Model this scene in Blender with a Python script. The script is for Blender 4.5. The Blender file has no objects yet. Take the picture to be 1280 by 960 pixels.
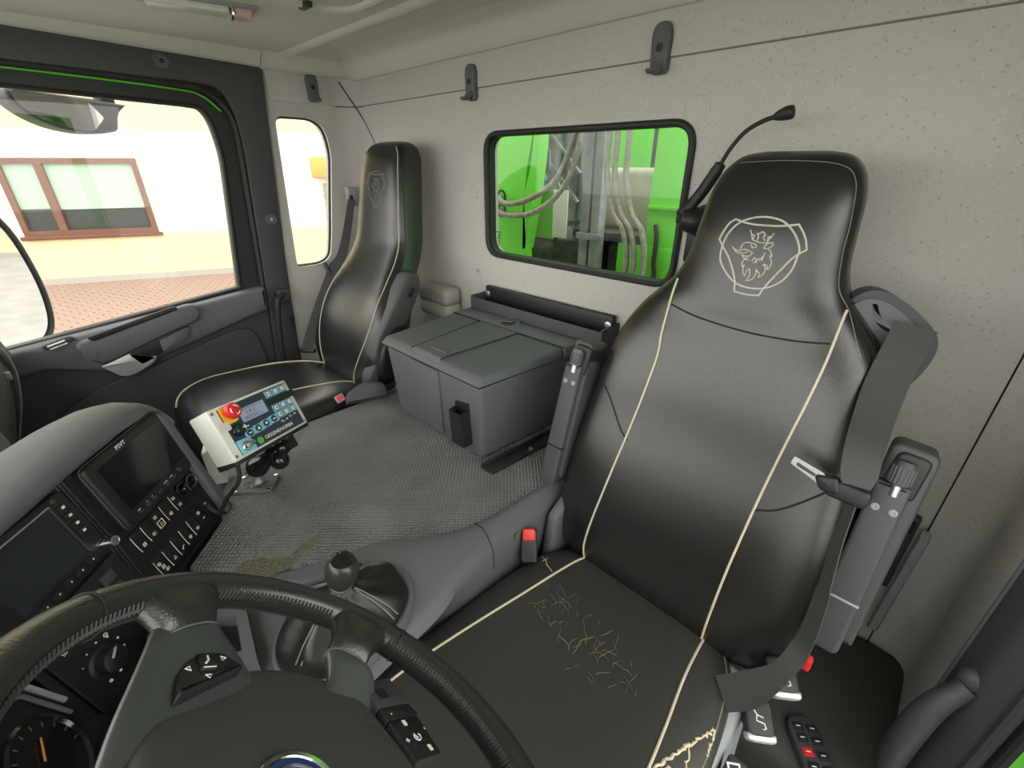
import bpy, bmesh, math, random
import numpy as np
from mathutils import Vector, Matrix, geometry
random.seed(7)
scn = bpy.context.scene
col = scn.collection

# ------------------------------------------------------------------ camera
CAM = Vector((.85, -1.10, 1.35))
RIGHT = Vector((.716809, .697270, 0.0))
DOWN = Vector((.307793, -.316418, -.897298))
FWD = Vector((-.625659, .643191, -.441426))
cam_d = bpy.data.cameras.new('camera')
cam = bpy.data.objects.new('camera', cam_d)
col.objects.link(cam)
cam_d.sensor_fit = 'HORIZONTAL'
cam_d.sensor_width = 36.0
cam_d.lens = 559.0 / 1280.0 * 36.0
cam_d.clip_start = .02
cam_d.clip_end = 200
R3 = Matrix((RIGHT, -DOWN, -FWD)).transposed()
cam.matrix_world = Matrix.Translation(CAM) @ R3.to_4x4()
scn.camera = cam

# ------------------------------------------------------------------ sky and exposure
world = bpy.data.worlds.new('sky')
scn.world = world
world.use_nodes = True
bg = world.node_tree.nodes['Background']
bg.inputs[0].default_value = (1.0, .973, .94, 1)
bg.inputs[1].default_value = 3.9
vs = scn.view_settings
vs.view_transform = 'Standard'
vs.look = 'None'
vs.gamma = 1
vs.use_curve_mapping = False
vs.exposure = .55


# ------------------------------------------------------------------ materials
def _bump(nt, bsdf, scale, strength, detail=2.0, dist=.002):
    n = nt.nodes.new('ShaderNodeTexNoise')
    tc = nt.nodes.new('ShaderNodeTexCoord')
    n.inputs['Scale'].default_value = scale
    n.inputs['Detail'].default_value = detail
    nt.links.new(tc.outputs['Object'], n.inputs['Vector'])
    b = nt.nodes.new('ShaderNodeBump')
    b.inputs['Strength'].default_value = strength
    b.inputs['Distance'].default_value = dist
    nt.links.new(n.outputs['Fac'], b.inputs['Height'])
    nt.links.new(b.outputs['Normal'], bsdf.inputs['Normal'])
    return n, tc, b


def mat(name, c, rough=.5, metal=0.0, bump=None, spec=.5, emit=0.0, vary=0.0, coat=0.0, vscale=9.0):
    m = bpy.data.materials.new(name)
    m.use_nodes = True
    nt = m.node_tree
    p = nt.nodes['Principled BSDF']
    p.inputs['Base Color'].default_value = (*c, 1)
    p.inputs['Roughness'].default_value = rough
    p.inputs['Metallic'].default_value = metal
    p.inputs['Specular IOR Level'].default_value = spec
    p.inputs['Coat Weight'].default_value = coat
    if emit:
        p.inputs['Emission Color'].default_value = (*c, 1)
        p.inputs['Emission Strength'].default_value = emit
    if bump:
        _bump(nt, p, *bump)
    if vary:
        n = nt.nodes.new('ShaderNodeTexNoise')
        tc = nt.nodes.new('ShaderNodeTexCoord')
        n.inputs['Scale'].default_value = vscale
        n.inputs['Detail'].default_value = 5
        nt.links.new(tc.outputs['Object'], n.inputs['Vector'])
        r = nt.nodes.new('ShaderNodeValToRGB')
        r.color_ramp.elements[0].position = .3
        r.color_ramp.elements[1].position = .7
        r.color_ramp.elements[0].color = (*[x * (1 - vary) for x in c], 1)
        r.color_ramp.elements[1].color = (*[min(1, x * (1 + vary)) for x in c], 1)
        nt.links.new(n.outputs['Fac'], r.inputs['Fac'])
        nt.links.new(r.outputs['Color'], p.inputs['Base Color'])
    return m


def speckle_mat(name, base, dark, scale, thr, rough=.8, amount=.55):
    m = mat(name, base, rough, bump=(420, .25), spec=.25)
    nt = m.node_tree
    p = nt.nodes['Principled BSDF']
    tc = nt.nodes.new('ShaderNodeTexCoord')
    v = nt.nodes.new('ShaderNodeTexVoronoi')
    v.inputs['Scale'].default_value = scale
    v.inputs['Randomness'].default_value = 1
    nt.links.new(tc.outputs['Object'], v.inputs['Vector'])
    r = nt.nodes.new('ShaderNodeValToRGB')
    r.color_ramp.elements[0].position = thr * .4
    r.color_ramp.elements[0].color = (amount, amount, amount, 1)
    r.color_ramp.elements[1].position = thr
    r.color_ramp.elements[1].color = (0, 0, 0, 1)
    nt.links.new(v.outputs['Distance'], r.inputs['Fac'])
    n = nt.nodes.new('ShaderNodeTexNoise')
    n.inputs['Scale'].default_value = 160
    n.inputs['Detail'].default_value = 3
    nt.links.new(tc.outputs['Object'], n.inputs['Vector'])
    mx0 = nt.nodes.new('ShaderNodeMixRGB')
    mx0.inputs[1].default_value = (*[x * .88 for x in base], 1)
    mx0.inputs[2].default_value = (*[min(1, x * 1.1) for x in base], 1)
    nt.links.new(n.outputs['Fac'], mx0.inputs[0])
    mx = nt.nodes.new('ShaderNodeMixRGB')
    nt.links.new(r.outputs['Color'], mx.inputs[0])
    nt.links.new(mx0.outputs['Color'], mx.inputs[1])
    mx.inputs[2].default_value = (*dark, 1)
    nt.links.new(mx.outputs['Color'], p.inputs['Base Color'])
    return m


def leather_mat(name, c, rough, wear=None):
    m = mat(name, c, rough, spec=.68)
    nt = m.node_tree
    p = nt.nodes['Principled BSDF']
    tc = nt.nodes.new('ShaderNodeTexCoord')
    v = nt.nodes.new('ShaderNodeTexVoronoi')
    v.feature = 'DISTANCE_TO_EDGE'
    v.inputs['Scale'].default_value = 420
    nt.links.new(tc.outputs['Object'], v.inputs['Vector'])
    b2 = nt.nodes.new('ShaderNodeBump')
    b2.inputs['Strength'].default_value = .2
    b2.inputs['Distance'].default_value = .001
    nt.links.new(v.outputs['Distance'], b2.inputs['Height'])
    nt.links.new(b2.outputs['Normal'], p.inputs['Normal'])
    return m


def glass_mat(name, tint, refl=.05):
    m = bpy.data.materials.new(name)
    m.use_nodes = True
    nt = m.node_tree
    nt.nodes.remove(nt.nodes['Principled BSDF'])
    out = nt.nodes['Material Output']
    t = nt.nodes.new('ShaderNodeBsdfTransparent')
    t.inputs[0].default_value = (*tint, 1)
    g = nt.nodes.new('ShaderNodeBsdfGlossy')
    g.inputs['Roughness'].default_value = .02
    mx = nt.nodes.new('ShaderNodeMixShader')
    mx.inputs[0].default_value = refl
    nt.links.new(t.outputs[0], mx.inputs[1])
    nt.links.new(g.outputs[0], mx.inputs[2])
    nt.links.new(mx.outputs[0], out.inputs[0])
    return m


def mat_dots(name, c):
    """rubber mat with a fine embossed hexagonal grid"""
    m = mat(name, c, .62, spec=.35)
    nt = m.node_tree
    p = nt.nodes['Principled BSDF']
    tc = nt.nodes.new('ShaderNodeTexCoord')
    mp = nt.nodes.new('ShaderNodeMapping')
    mp.inputs['Rotation'].default_value = (0, 0, .785)
    nt.links.new(tc.outputs['Object'], mp.inputs['Vector'])
    v = nt.nodes.new('ShaderNodeTexVoronoi')
    v.voronoi_dimensions = '2D'
    v.inputs['Scale'].default_value = 120
    v.inputs['Randomness'].default_value = .08
    nt.links.new(mp.outputs['Vector'], v.inputs['Vector'])
    b = nt.nodes.new('ShaderNodeBump')
    b.inputs['Strength'].default_value = 1.0
    b.inputs['Distance'].default_value = .005
    b.invert = True
    nt.links.new(v.outputs['Distance'], b.inputs['Height'])
    nt.links.new(b.outputs['Normal'], p.inputs['Normal'])
    n = nt.nodes.new('ShaderNodeTexNoise')
    n.inputs['Scale'].default_value = 6
    n.inputs['Detail'].default_value = 6
    nt.links.new(tc.outputs['Object'], n.inputs['Vector'])
    r = nt.nodes.new('ShaderNodeValToRGB')
    r.color_ramp.elements[0].position = .3
    r.color_ramp.elements[1].position = .72
    r.color_ramp.elements[0].color = (*[x * .72 for x in c], 1)
    r.color_ramp.elements[1].color = (*[x * 1.3 for x in c], 1)
    nt.links.new(n.outputs['Fac'], r.inputs['Fac'])
    nt.links.new(r.outputs['Color'], p.inputs['Base Color'])
    return m


def paver_mat(name):
    m = mat(name, (.4, .25, .2), .9, spec=.2)
    nt = m.node_tree
    p = nt.nodes['Principled BSDF']
    tc = nt.nodes.new('ShaderNodeTexCoord')
    mp = nt.nodes.new('ShaderNodeMapping')
    mp.inputs['Rotation'].default_value = (0, 0, .45)
    nt.links.new(tc.outputs['Object'], mp.inputs['Vector'])
    def vm(op, a, b=None):
        n = nt.nodes.new('ShaderNodeVectorMath')
        n.operation = op
        nt.links.new(a, n.inputs[0])
        if b is not None:
            n.inputs[1].default_value = b
        return n
    sc = vm('MULTIPLY', mp.outputs['Vector'], (4.2, 4.2, 0))
    fc = vm('FRACTION', sc.outputs[0])
    ce = vm('SUBTRACT', fc.outputs[0], (.5, .5, 0))
    ln = vm('LENGTH', ce.outputs[0])
    r = nt.nodes.new('ShaderNodeValToRGB')
    r.color_ramp.elements[0].position = .09
    r.color_ramp.elements[0].color = (.07, .05, .04, 1)
    r.color_ramp.elements[1].position = .16
    r.color_ramp.elements[1].color = (.30, .215, .18, 1)
    e = r.color_ramp.elements.new(.6)
    e.color = (.26, .18, .15, 1)
    nt.links.new(ln.outputs['Value'], r.inputs['Fac'])
    nt.links.new(r.outputs['Color'], p.inputs['Base Color'])
    return m


M = dict(
    wall=speckle_mat('wall_felt', (.505, .487, .458), (.20, .185, .165), 80, .19, amount=.5),
    lining=mat('roof_lining', (.58, .56, .51), .85, bump=(500, .3), spec=.2),
    trim=mat('grey_plastic', (.105, .109, .117), .55, bump=(900, .25), spec=.4),
    trim_d=mat('dark_plastic', (.052, .054, .057), .5, bump=(900, .25), spec=.4),
    trim_l=mat('light_grey_plastic', (.30, .31, .33), .5, bump=(900, .2), spec=.4),
    door=mat('door_plastic', (.105, .113, .118), .55, bump=(700, .25), spec=.4),
    door_d=mat('door_panel_dark', (.055, .057, .059), .65, bump=(700, .3), spec=.3),
    black=mat('black_plastic', (.014, .014, .015), .45, bump=(900, .2), spec=.45),
    gloss=mat('black_gloss', (.008, .008, .009), .12, spec=.5),
    rubber=mat('black_rubber', (.012, .012, .012), .6),
    screen=mat('dark_screen', (.006, .006, .008), .18, spec=.4),
    nav=mat('nav_screen', (.022, .025, .032), .25, spec=.4),
    leather=leather_mat('black_leather', (.011, .011, .0105), .27),
    leather2=leather_mat('worn_black_leather', (.028, .027, .025), .46),
    leather_p=leather_mat('passenger_black_leather', (.012, .0123, .0123), .26),
    side=mat('black_vinyl_side', (.014, .014, .013), .4, bump=(300, .2)),
    piping=mat('cream_piping', (.56, .50, .38), .6),
    thread=mat('silver_thread', (.52, .49, .43), .5, bump=(900, .4)),
    thread_d=mat('grey_thread', (.20, .195, .18), .5),
    foam=mat('cream_foam', (.62, .52, .36), .9, vary=.25, vscale=60),
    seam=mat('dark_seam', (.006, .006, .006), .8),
    belt=mat('belt_webbing', (.036, .036, .037), .55, bump=(800, .5)),
    red=mat('red_plastic', (.62, .02, .02), .35),
    orange=mat('orange_paint', (.75, .30, .08), .6),
    chrome=mat('chrome', (.75, .75, .76), .15, metal=1),
    steel=mat('brushed_steel', (.5, .5, .5), .38, metal=1),
    silver=mat('silver_paint', (.50, .52, .52), .35, metal=.5),
    white=mat('white_print', (.8, .8, .78), .6),
    whiteb=mat('white_box', (.62, .63, .57), .5),
    navy=mat('navy_face', (.028, .038, .062), .4),
    cyan=mat('light_blue_print', (.22, .50, .66), .45),
    yellow=mat('yellow_print', (.85, .48, .03), .45),
    lcd=mat('lcd', (.36, .41, .58), .3),
    lcd_t=mat('lcd_ink', (.06, .07, .11), .5),
    green_b=mat('green_badge', (.12, .42, .10), .4),
    blue_b=mat('blue_badge', (.015, .04, .14), .25),
    green=mat('green_paint', (.14, .56, .05), .35, spec=.4),
    rmat=mat_dots('ribbed_rubber_mat', (.14, .141, .138)),
    mat_under=mat('worn_foam', (.105, .10, .075), .9, vary=.65, vscale=260),
    floor=mat('floor_rubber', (.045, .046, .042), .8, bump=(60, .4)),
    boxp=mat('box_plastic', (.098, .105, .112), .55, bump=(800, .3), spec=.4),
    tray=mat('tray_plastic', (.045, .05, .06), .6, bump=(600, .25)),
    glass=glass_mat('window_glass', (.88, .885, .875), .02),
    glass_r=glass_mat('rear_glass', (.80, .82, .80), .02),
    lens=mat('lamp_lens', (.60, .58, .55), .3),
    lensr=mat('lamp_red_lens', (.52, .36, .33), .35),
    mirror=mat('mirror_glass', (.8, .8, .8), .03, metal=1),
    cream=mat('cream_render', (.66, .645, .55), .9),
    creamy=mat('yellow_render', (.60, .52, .31), .9),
    plinth=mat('grey_plinth', (.33, .32, .28), .9),
    wood=mat('brown_window_frame', (.12, .042, .02), .5),
    pane=mat('reflecting_pane', (.028, .032, .028), .25, spec=.3),
    blind=mat('pale_green_blind', (.30, .42, .32), .7),
    dark=mat('dark_interior', (.02, .022, .02), .6),
    paver=paver_mat('red_pavers'),
    yard=mat('grey_concrete', (.30, .295, .275), .9, vary=.15, vscale=2),
    hose=mat('grey_hose', (.22, .21, .18), .5, vary=.3, vscale=50),
    greym=mat('grey_metal', (.22, .23, .25), .45, metal=.4, vary=.3, vscale=14),
    rust=mat('faded_tank', (.42, .38, .30), .7, vary=.25, vscale=12),
    machine=mat('dirty_machine', (.055, .06, .055), .7, vary=.6, vscale=20),
    card=mat('pale_card', (.6, .58, .52), .8),
    padc=mat('pale_vinyl', (.36, .34, .32), .6, bump=(300, .2)),
    felt_d=mat('felt_crease_shade', (.16, .155, .14), .9),  # darker felt tone painted for the soft shade of the wall groove
    knob=mat('knob_plastic', (.035, .035, .034), .28),
    arm=mat('armrest_plastic', (.058, .060, .063), .5, bump=(900, .2)),
    crack=mat('split_leather_edge', (.135, .118, .09), .8),
    greyd=mat('dull_dark_metal', (.10, .10, .095), .5, metal=.3, vary=.3, vscale=40),
    pad=mat('wheel_pad', (.050, .0515, .052), .62, bump=(700, .3), spec=.35),
    rim=mat('wheel_leather', (.020, .0195, .0185), .25, bump=(500, .2), spec=.65),
    spoke=mat('spoke_plastic', (.045, .049, .050), .32, bump=(900, .1)),
)


# ------------------------------------------------------------------ geometry helpers
def fr(o, right, up):
    r = Vector(right).normalized()
    u = Vector(up)
    u = (u - r * u.dot(r)).normalized()
    n = r.cross(u)
    m = Matrix((r, u, n)).transposed().to_4x4()
    m.translation = Vector(o)
    return m


def rp(pts, seg=7):
    """polygon with rounded corners from (x, y, radius)"""
    out = []
    n = len(pts)
    for i in range(n):
        p = Vector(pts[i][:2])
        r = pts[i][2] if len(pts[i]) > 2 else 0
        if r <= 0:
            out.append((p.x, p.y))
            continue
        a = (Vector(pts[i - 1][:2]) - p)
        b = (Vector(pts[(i + 1) % n][:2]) - p)
        ra = min(r, a.length * .49)
        rb = min(r, b.length * .49)
        A = p + a.normalized() * ra
        B = p + b.normalized() * rb
        for k in range(seg + 1):
            t = k / seg
            q = A * (1 - t) ** 2 * 1.0 + p * 2 * t * (1 - t) + B * t * t
            # pull a bit towards a circular arc
            out.append((q.x, q.y))
    return out


def rrect(x0, x1, y0, y1, r, seg=6):
    return rp([(x0, y0, r), (x1, y0, r), (x1, y1, r), (x0, y1, r)], seg)


def area2(p):
    return sum(p[i - 1][0] * p[i][1] - p[i][0] * p[i - 1][1] for i in range(len(p)))


def cat(pts, k=6, closed=False):
    """Catmull-Rom through points"""
    P = [np.array(p, float) for p in pts]
    n = len(P)
    out = []
    rng = range(n) if closed else range(n - 1)
    for i in rng:
        p1, p2 = P[i], P[(i + 1) % n]
        p0 = P[i - 1] if (closed or i > 0) else 2 * p1 - p2
        p3 = P[(i + 2) % n] if (closed or i + 2 < n) else 2 * p2 - p1
        for j in range(k):
            t = j / k
            out.append(.5 * (2 * p1 + (p2 - p0) * t + (2 * p0 - 5 * p1 + 4 * p2 - p3) * t * t + (3 * p1 - p0 - 3 * p2 + p3) * t ** 3))
    if not closed:
        out.append(P[-1])
    return out


class G:
    def __init__(s, frame=None):
        s.v = []
        s.f = []
        s.fr = frame

    def add(s, vs, fs, frame=None):
        o = len(s.v)
        F = frame or s.fr
        if F is not None:
            vs = [F @ Vector(v) for v in vs]
        s.v += [Vector(v) for v in vs]
        s.f += [tuple(i + o for i in f) for f in fs]
        return s

    def addbm(s, bm, frame=None):
        bm.verts.index_update()
        s.add([v.co.copy() for v in bm.verts], [[v.index for v in f.verts] for f in bm.faces], frame)
        bm.free()
        return s

    def box(s, c, d, bev=0, seg=2, frame=None):
        bm = bmesh.new()
        bmesh.ops.create_cube(bm, size=1)
        for v in bm.verts:
            v.co = Vector((c[0] + v.co.x * d[0], c[1] + v.co.y * d[1], c[2] + v.co.z * d[2]))
        if bev:
            bmesh.ops.bevel(bm, geom=bm.edges[:], offset=min(bev, min(d) * .49), segments=seg, profile=.5, affect='EDGES')
        return s.addbm(bm, frame)

    def b2(s, x0, x1, y0, y1, z0, z1, bev=0, seg=2, frame=None):
        return s.box(((x0 + x1) / 2, (y0 + y1) / 2, (z0 + z1) / 2), (abs(x1 - x0), abs(y1 - y0), abs(z1 - z0)), bev, seg, frame)

    def hexa(s, p8, bev=0, seg=2, frame=None):
        """box from 8 corners: 4 bottom (ccw), 4 top"""
        bm = bmesh.new()
        vs = [bm.verts.new(p) for p in p8]
        for f in ((3, 2, 1, 0), (4, 5, 6, 7), (0, 1, 5, 4), (1, 2, 6, 5), (2, 3, 7, 6), (3, 0, 4, 7)):
            bm.faces.new([vs[i] for i in f])
        bmesh.ops.recalc_face_normals(bm, faces=bm.faces[:])
        if bev:
            bmesh.ops.bevel(bm, geom=bm.edges[:], offset=bev, segments=seg, profile=.5, affect='EDGES')
        return s.addbm(bm, frame)

    def loft(s, rings, closed=True, cap0=True, cap1=True, frame=None):
        n = len(rings[0])
        vs = [p for r in rings for p in r]
        fs = []
        for i in range(len(rings) - 1):
            for j in range(n if closed else n - 1):
                k = (j + 1) % n
                fs.append((i * n + j, i * n + k, (i + 1) * n + k, (i + 1) * n + j))
        if cap0:
            fs.append(tuple(range(n - 1, -1, -1)))
        if cap1:
            fs.append(tuple((len(rings) - 1) * n + j for j in range(n)))
        return s.add(vs, fs, frame)

    def cyl(s, p0, p1, r0, r1=None, n=20, frame=None, cap=True):
        return s.tube([p0, p1], [r0, r0 if r1 is None else r1], n, frame=frame, cap=cap)

    def tube(s, pts, r, n=8, closed=False, frame=None, cap=True, flat=1.0):
        P = [Vector(p) for p in pts]
        m = len(P)
        rr = [r] * m if isinstance(r, (int, float)) else list(r)
        rings = []
        prev = None
        for i in range(m):
            if closed:
                t = P[(i + 1) % m] - P[i - 1]
            else:
                t = P[min(i + 1, m - 1)] - P[max(i - 1, 0)]
            if t.length < 1e-9:
                t = Vector((0, 0, 1))
            t.normalize()
            if prev is None:
                a = Vector((0, 0, 1)) if abs(t.z) < .9 else Vector((1, 0, 0))
            else:
                a = prev
            x = (a - t * a.dot(t))
            if x.length < 1e-6:
                x = t.orthogonal()
            x.normalize()
            y = t.cross(x)
            prev = x
            rings.append([P[i] + (x * math.cos(q) * flat + y * math.sin(q)) * rr[i] for q in [2 * math.pi * j / n for j in range(n)]])
        if closed:
            rings.append(rings[0])
            return s.loft(rings, True, False, False, frame)
        return s.loft(rings, True, cap, cap, frame)

    def lathe(s, prof, o=(0, 0, 0), n=32, frame=None):
        """profile (r, z) around local z at o"""
        rings = []
        for r, z in prof:
            r = max(r, 1e-5)
            rings.append([(o[0] + r * math.cos(2 * math.pi * j / n), o[1] + r * math.sin(2 * math.pi * j / n), o[2] + z) for j in range(n)])
        return s.loft(rings, True, True, True, frame)

    def prism(s, poly, z0, z1, holes=(), bev=0, seg=2, frame=None):
        poly = [tuple(p[:2]) for p in poly]
        if area2(poly) < 0:
            poly = poly[::-1]
        if not holes:
            bm = bmesh.new()
            a = [bm.verts.new((p[0], p[1], z0)) for p in poly]
            b = [bm.verts.new((p[0], p[1], z1)) for p in poly]
            n = len(poly)
            bm.faces.new(a[::-1])
            bm.faces.new(b)
            for i in range(n):
                bm.faces.new((a[i], a[(i + 1) % n], b[(i + 1) % n], b[i]))
            bmesh.ops.recalc_face_normals(bm, faces=bm.faces[:])
            if bev:
                es = [e for e in bm.edges if all(abs(v.co.z - z1) < 1e-7 for v in e.verts)]
                bmesh.ops.bevel(bm, geom=es, offset=bev, segments=seg, profile=.5, affect='EDGES')
            return s.addbm(bm, frame)
        loops = [poly] + [[tuple(p[:2]) for p in h] for h in holes]
        tri = geometry.tessellate_polygon([[Vector((p[0], p[1], 0)) for p in L] for L in loops])
        flat = [p for L in loops for p in L]
        N = len(flat)
        vs = [(p[0], p[1], z0) for p in flat] + [(p[0], p[1], z1) for p in flat]
        fs = []
        for t in tri:
            a, b, c = [flat[i] for i in t]
            if (b[0] - a[0]) * (c[1] - a[1]) - (c[0] - a[0]) * (b[1] - a[1]) < 0:
                t = t[::-1]
            up = z1 > z0
            fs.append(tuple(i + (N if up else 0) for i in t))
            fs.append(tuple(i + (0 if up else N) for i in t[::-1]))
        o = 0
        for li, L in enumerate(loops):
            n = len(L)
            ccw = area2(L) > 0
            out = ccw if li == 0 else not ccw
            for i in range(n):
                j = (i + 1) % n
                q = (o + i, o + j, o + j + N, o + i + N)
                if (z1 > z0) != out if li == 0 else (z1 > z0) != (not ccw):
                    q = q[::-1]
                fs.append(q)
            o += n
        return s.add(vs, fs, frame)

    def ball(s, c, r, sc=(1, 1, 1), n=20, frame=None):
        prof = []
        m = n // 2
        rings = []
        for i in range(m + 1):
            a = math.pi * i / m
            rr = max(math.sin(a), 1e-4) * r
            rings.append([(c[0] + rr * math.cos(2 * math.pi * j / n) * sc[0], c[1] + rr * math.sin(2 * math.pi * j / n) * sc[1], c[2] - math.cos(a) * r * sc[2]) for j in range(n)])
        return s.loft(rings, True, True, True, frame)

    def ribbon(s, pts, sides, w, t=.0022, frame=None):
        """belt strip: centre points, side directions, width"""
        rings = []
        P = [Vector(p) for p in pts]
        for i, p in enumerate(P):
            d = (P[min(i + 1, len(P) - 1)] - P[max(i - 1, 0)]).normalized()
            sd = Vector(sides[i])
            sd = (sd - d * sd.dot(d)).normalized()
            nn = d.cross(sd)
            ww = w if isinstance(w, (int, float)) else w[i]
            rings.append([p + sd * ww / 2 + nn * t / 2, p - sd * ww / 2 + nn * t / 2, p - sd * ww / 2 - nn * t / 2, p + sd * ww / 2 - nn * t / 2])
        return s.loft(rings, True, True, True, frame)

    def text(s, body, size, o, frame=None, depth=.0004, align='CENTER'):
        c = bpy.data.curves.new('lettering', 'FONT')
        c.body = body
        c.size = size
        c.extrude = depth
        c.align_x = align
        c.align_y = 'CENTER'
        c.resolution_u = 2
        ob = bpy.data.objects.new('lettering', c)
        col.objects.link(ob)
        dg = bpy.context.evaluated_depsgraph_get()
        me = ob.evaluated_get(dg).to_mesh()
        vs = [(v.co.x + o[0], v.co.y + o[1], v.co.z + o[2]) for v in me.vertices]
        fs = [tuple(p.vertices) for p in me.polygons]
        s.add(vs, fs, frame)
        ob.evaluated_get(dg).to_mesh_clear()
        bpy.data.objects.remove(ob)
        bpy.data.curves.remove(c)
        return s


WM = {}


def tag(o, label=None, category=None, group=None, kind=None):
    if label:
        o['label'] = label
    if category:
        o['category'] = category
    if group:
        o['group'] = group
    if kind:
        o['kind'] = kind
    return o


def thing(name, loc, label, category, group=None, kind=None):
    e = bpy.data.objects.new(name, None)
    e.empty_display_size = .05
    col.objects.link(e)
    e.location = loc
    WM[e] = Matrix.Translation(Vector(loc))
    return tag(e, label, category, group, kind)


def obj(name, g, m, parent=None, label=None, category=None, group=None, kind=None, angle=35, smooth=True):
    me = bpy.data.meshes.new(name)
    V = g.v
    if parent is not None:
        off = WM[parent].translation
    else:
        xs = [v.x for v in V]
        ys = [v.y for v in V]
        off = Vector(((min(xs) + max(xs)) / 2, (min(ys) + max(ys)) / 2, min(v.z for v in V)))
    me.from_pydata([v - off for v in V], [], g.f)
    me.validate()
    me.update()
    if smooth:
        me.polygons.foreach_set('use_smooth', [True] * len(me.polygons))
        me.set_sharp_from_angle(angle=math.radians(angle))
    me.materials.append(M[m])
    o = bpy.data.objects.new(name, me)
    col.objects.link(o)
    if parent is not None:
        o.parent = parent
    else:
        o.location = off
    WM[o] = Matrix.Translation(off)
    return tag(o, label, category, group, kind)
# ================================================================== the cab shell
FY = fr((0, 0, 0), (0, 1, 0), (0, 0, 1))      # local (y, z), normal +x
FB = fr((0, 0, 0), (1, 0, 0), (0, 0, 1))      # local (x, z), normal -y
FZ = Matrix.Identity(4)                       # local (x, y), normal +z
ZT = .635                                     # top of the engine tunnel

# ---- rear wall
wr = thing('wall_rear', (0, .03, .0), 'speckled beige felt rear wall of the cab around the rear window', 'wall', kind='structure')
win = rrect(-.335, .350, 1.066, 1.436, .055)
obj('felt_panel', G(FB).prism([(-1.06, .0), (.98, .0), (.98, 1.558), (-1.06, 1.558)], -.05, 0, [win]), 'wall', wr)
obj('upper_panel', G(FB).prism([(-1.06, 1.5605), (.98, 1.5605), (.98, 1.66), (-1.06, 1.66)], -.05, .004, bev=.004), 'wall', wr)
obj('groove_shade', G(FB).prism([(-1.06, 1.556), (.98, 1.556), (.98, 1.562), (-1.06, 1.562)], -.049, -.0003), 'felt_d', wr)  # strip coloured darker to give the groove its shading
# left rounded corner of the rear wall
ring = []
for k in range(11):
    a = math.pi / 2 * k / 10
    ring.append((-1.06 - .08 * math.sin(a), -.08 + .08 * math.cos(a)))
outer = [(-1.19, -.08), (-1.19, .05), (-1.06, .05)]
obj('corner_panel', G(FZ).prism(ring + outer, .0, 1.66), 'wall', wr)
# right rounded corner
ring = []
for k in range(9):
    a = math.pi / 2 * k / 8
    ring.append((.983 + .07 * math.sin(a), -.07 + .07 * math.cos(a)))
obj('corner_panel', G(FZ).prism(ring + [(1.12, -.07), (1.12, .05), (.983, .05)], .0, 1.66), 'wall', wr)
obj('panel_seam', G().tube([(.9815, -.0005, .0), (.9815, -.0005, 1.66)], .0014, 6), 'seam', wr)
obj('groove_shade', G().tube([(-1.06 - .0795 * math.sin(a), -.08 + .0795 * math.cos(a), 1.559) for a in np.linspace(0, math.pi / 2, 12)], .0025, 6), 'felt_d', wr)
obj('panel_seam', G().tube(cat([(-1.134, -.054, 1.645), (-1.115, -.0265, 1.59), (-1.075, -.0022, 1.52), (-1.02, .0, 1.45), (-.97, .0, 1.36), (-.94, .0, 1.2), (-.93, .0, .9), (-.93, 0, .6)], 6), .0022, 6), 'seam', wr)
# moulded plugs in the felt
for (x, z, r) in ((-.399, 1.264, .020), (-.392, 1.0, .019), (.342, 1.455, .028), (.309, 1.597, .020)):
    p = obj('wall_plug', G(FB).lathe([(r + .003, 0), (r + .003, .0012), (r, .0026), (r * .9, .003), (r * .84, .0016), (0, .0016)], (x, z, .0), 28), 'wall', wr)
    if abs(z - 1.0) < .01:
        obj('plug_pin', G(FB).lathe([(r * .45, .001), (r * .42, .004), (0, .005)], (x, z, 0), 18), 'trim_l', p)

# rear window
w1 = thing('window_1', (0, .02, 1.066), 'rounded rear window of the cab with thick black rubber seal', 'window', kind='structure')
obj('rubber_seal', G().tube([(p[0], -.004, p[1]) for p in rrect(-.333, .348, 1.068, 1.434, .055, 8)], .0085, 10, closed=True), 'rubber', w1)
obj('seal_lip', G(FB).prism(rrect(-.340, .355, 1.061, 1.441, .06), -.030, -.004, [rrect(-.326, .341, 1.075, 1.427, .05)]), 'rubber', w1)
obj('pane', G(FB).prism(rrect(-.33, .345, 1.071, 1.431, .05), -.018, -.013), 'glass_r', w1)
g = G(FB)
for k, (dx, dz, w, h) in enumerate(((0, .03, .022, .0035), (.002, .022, .012, .003), (-.003, .012, .003, .014), (.006, .013, .003, .014), (.0, .0, .012, .003), (.002, -.008, .003, .01))):
    g.box((-.295 + dx, 1.112 + dz, -.0125), (w, h, .0006))
obj('etched_mark', g, 'black', w1)

# ---- left side wall behind the passenger door with its quarter window
wl = thing('wall_left', (-1.14, -.2, .0), 'beige felt side wall beside the passenger seat with a quarter window', 'wall', kind='structure')
qw = rp([(-.327, 1.512, .03), (-.150, 1.512, .075), (-.125, 1.40, .05), (-.185, 1.06, .05), (-.212, .957, .085), (-.358, .957, .02)])
sidep = [(-.33, 1.66), (-.08, 1.66), (-.08, 0), (-.46, 0), (-.455, .60), (-.39, 1.073)]
obj('felt_panel', G(FY).prism(sidep, -1.19, -1.14, [qw]), 'wall', wl)
obj('upper_panel', G(FY).prism([(-.335, 1.5605), (-.08, 1.5605), (-.08, 1.655), (-.335, 1.655)], -1.142, -1.1365, bev=.003), 'wall', wl)
w2 = thing('window_2', (-1.16, -.25, .957), 'tall narrow quarter window beside the passenger seat', 'window', kind='structure')
obj('rubber_seal', G(FY).tube([(p[0], p[1], -1.158) for p in qw], .007, 8, closed=True), 'rubber', w2)
obj('pane', G(FY).prism(qw, -1.168, -1.163), 'glass', w2)

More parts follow.
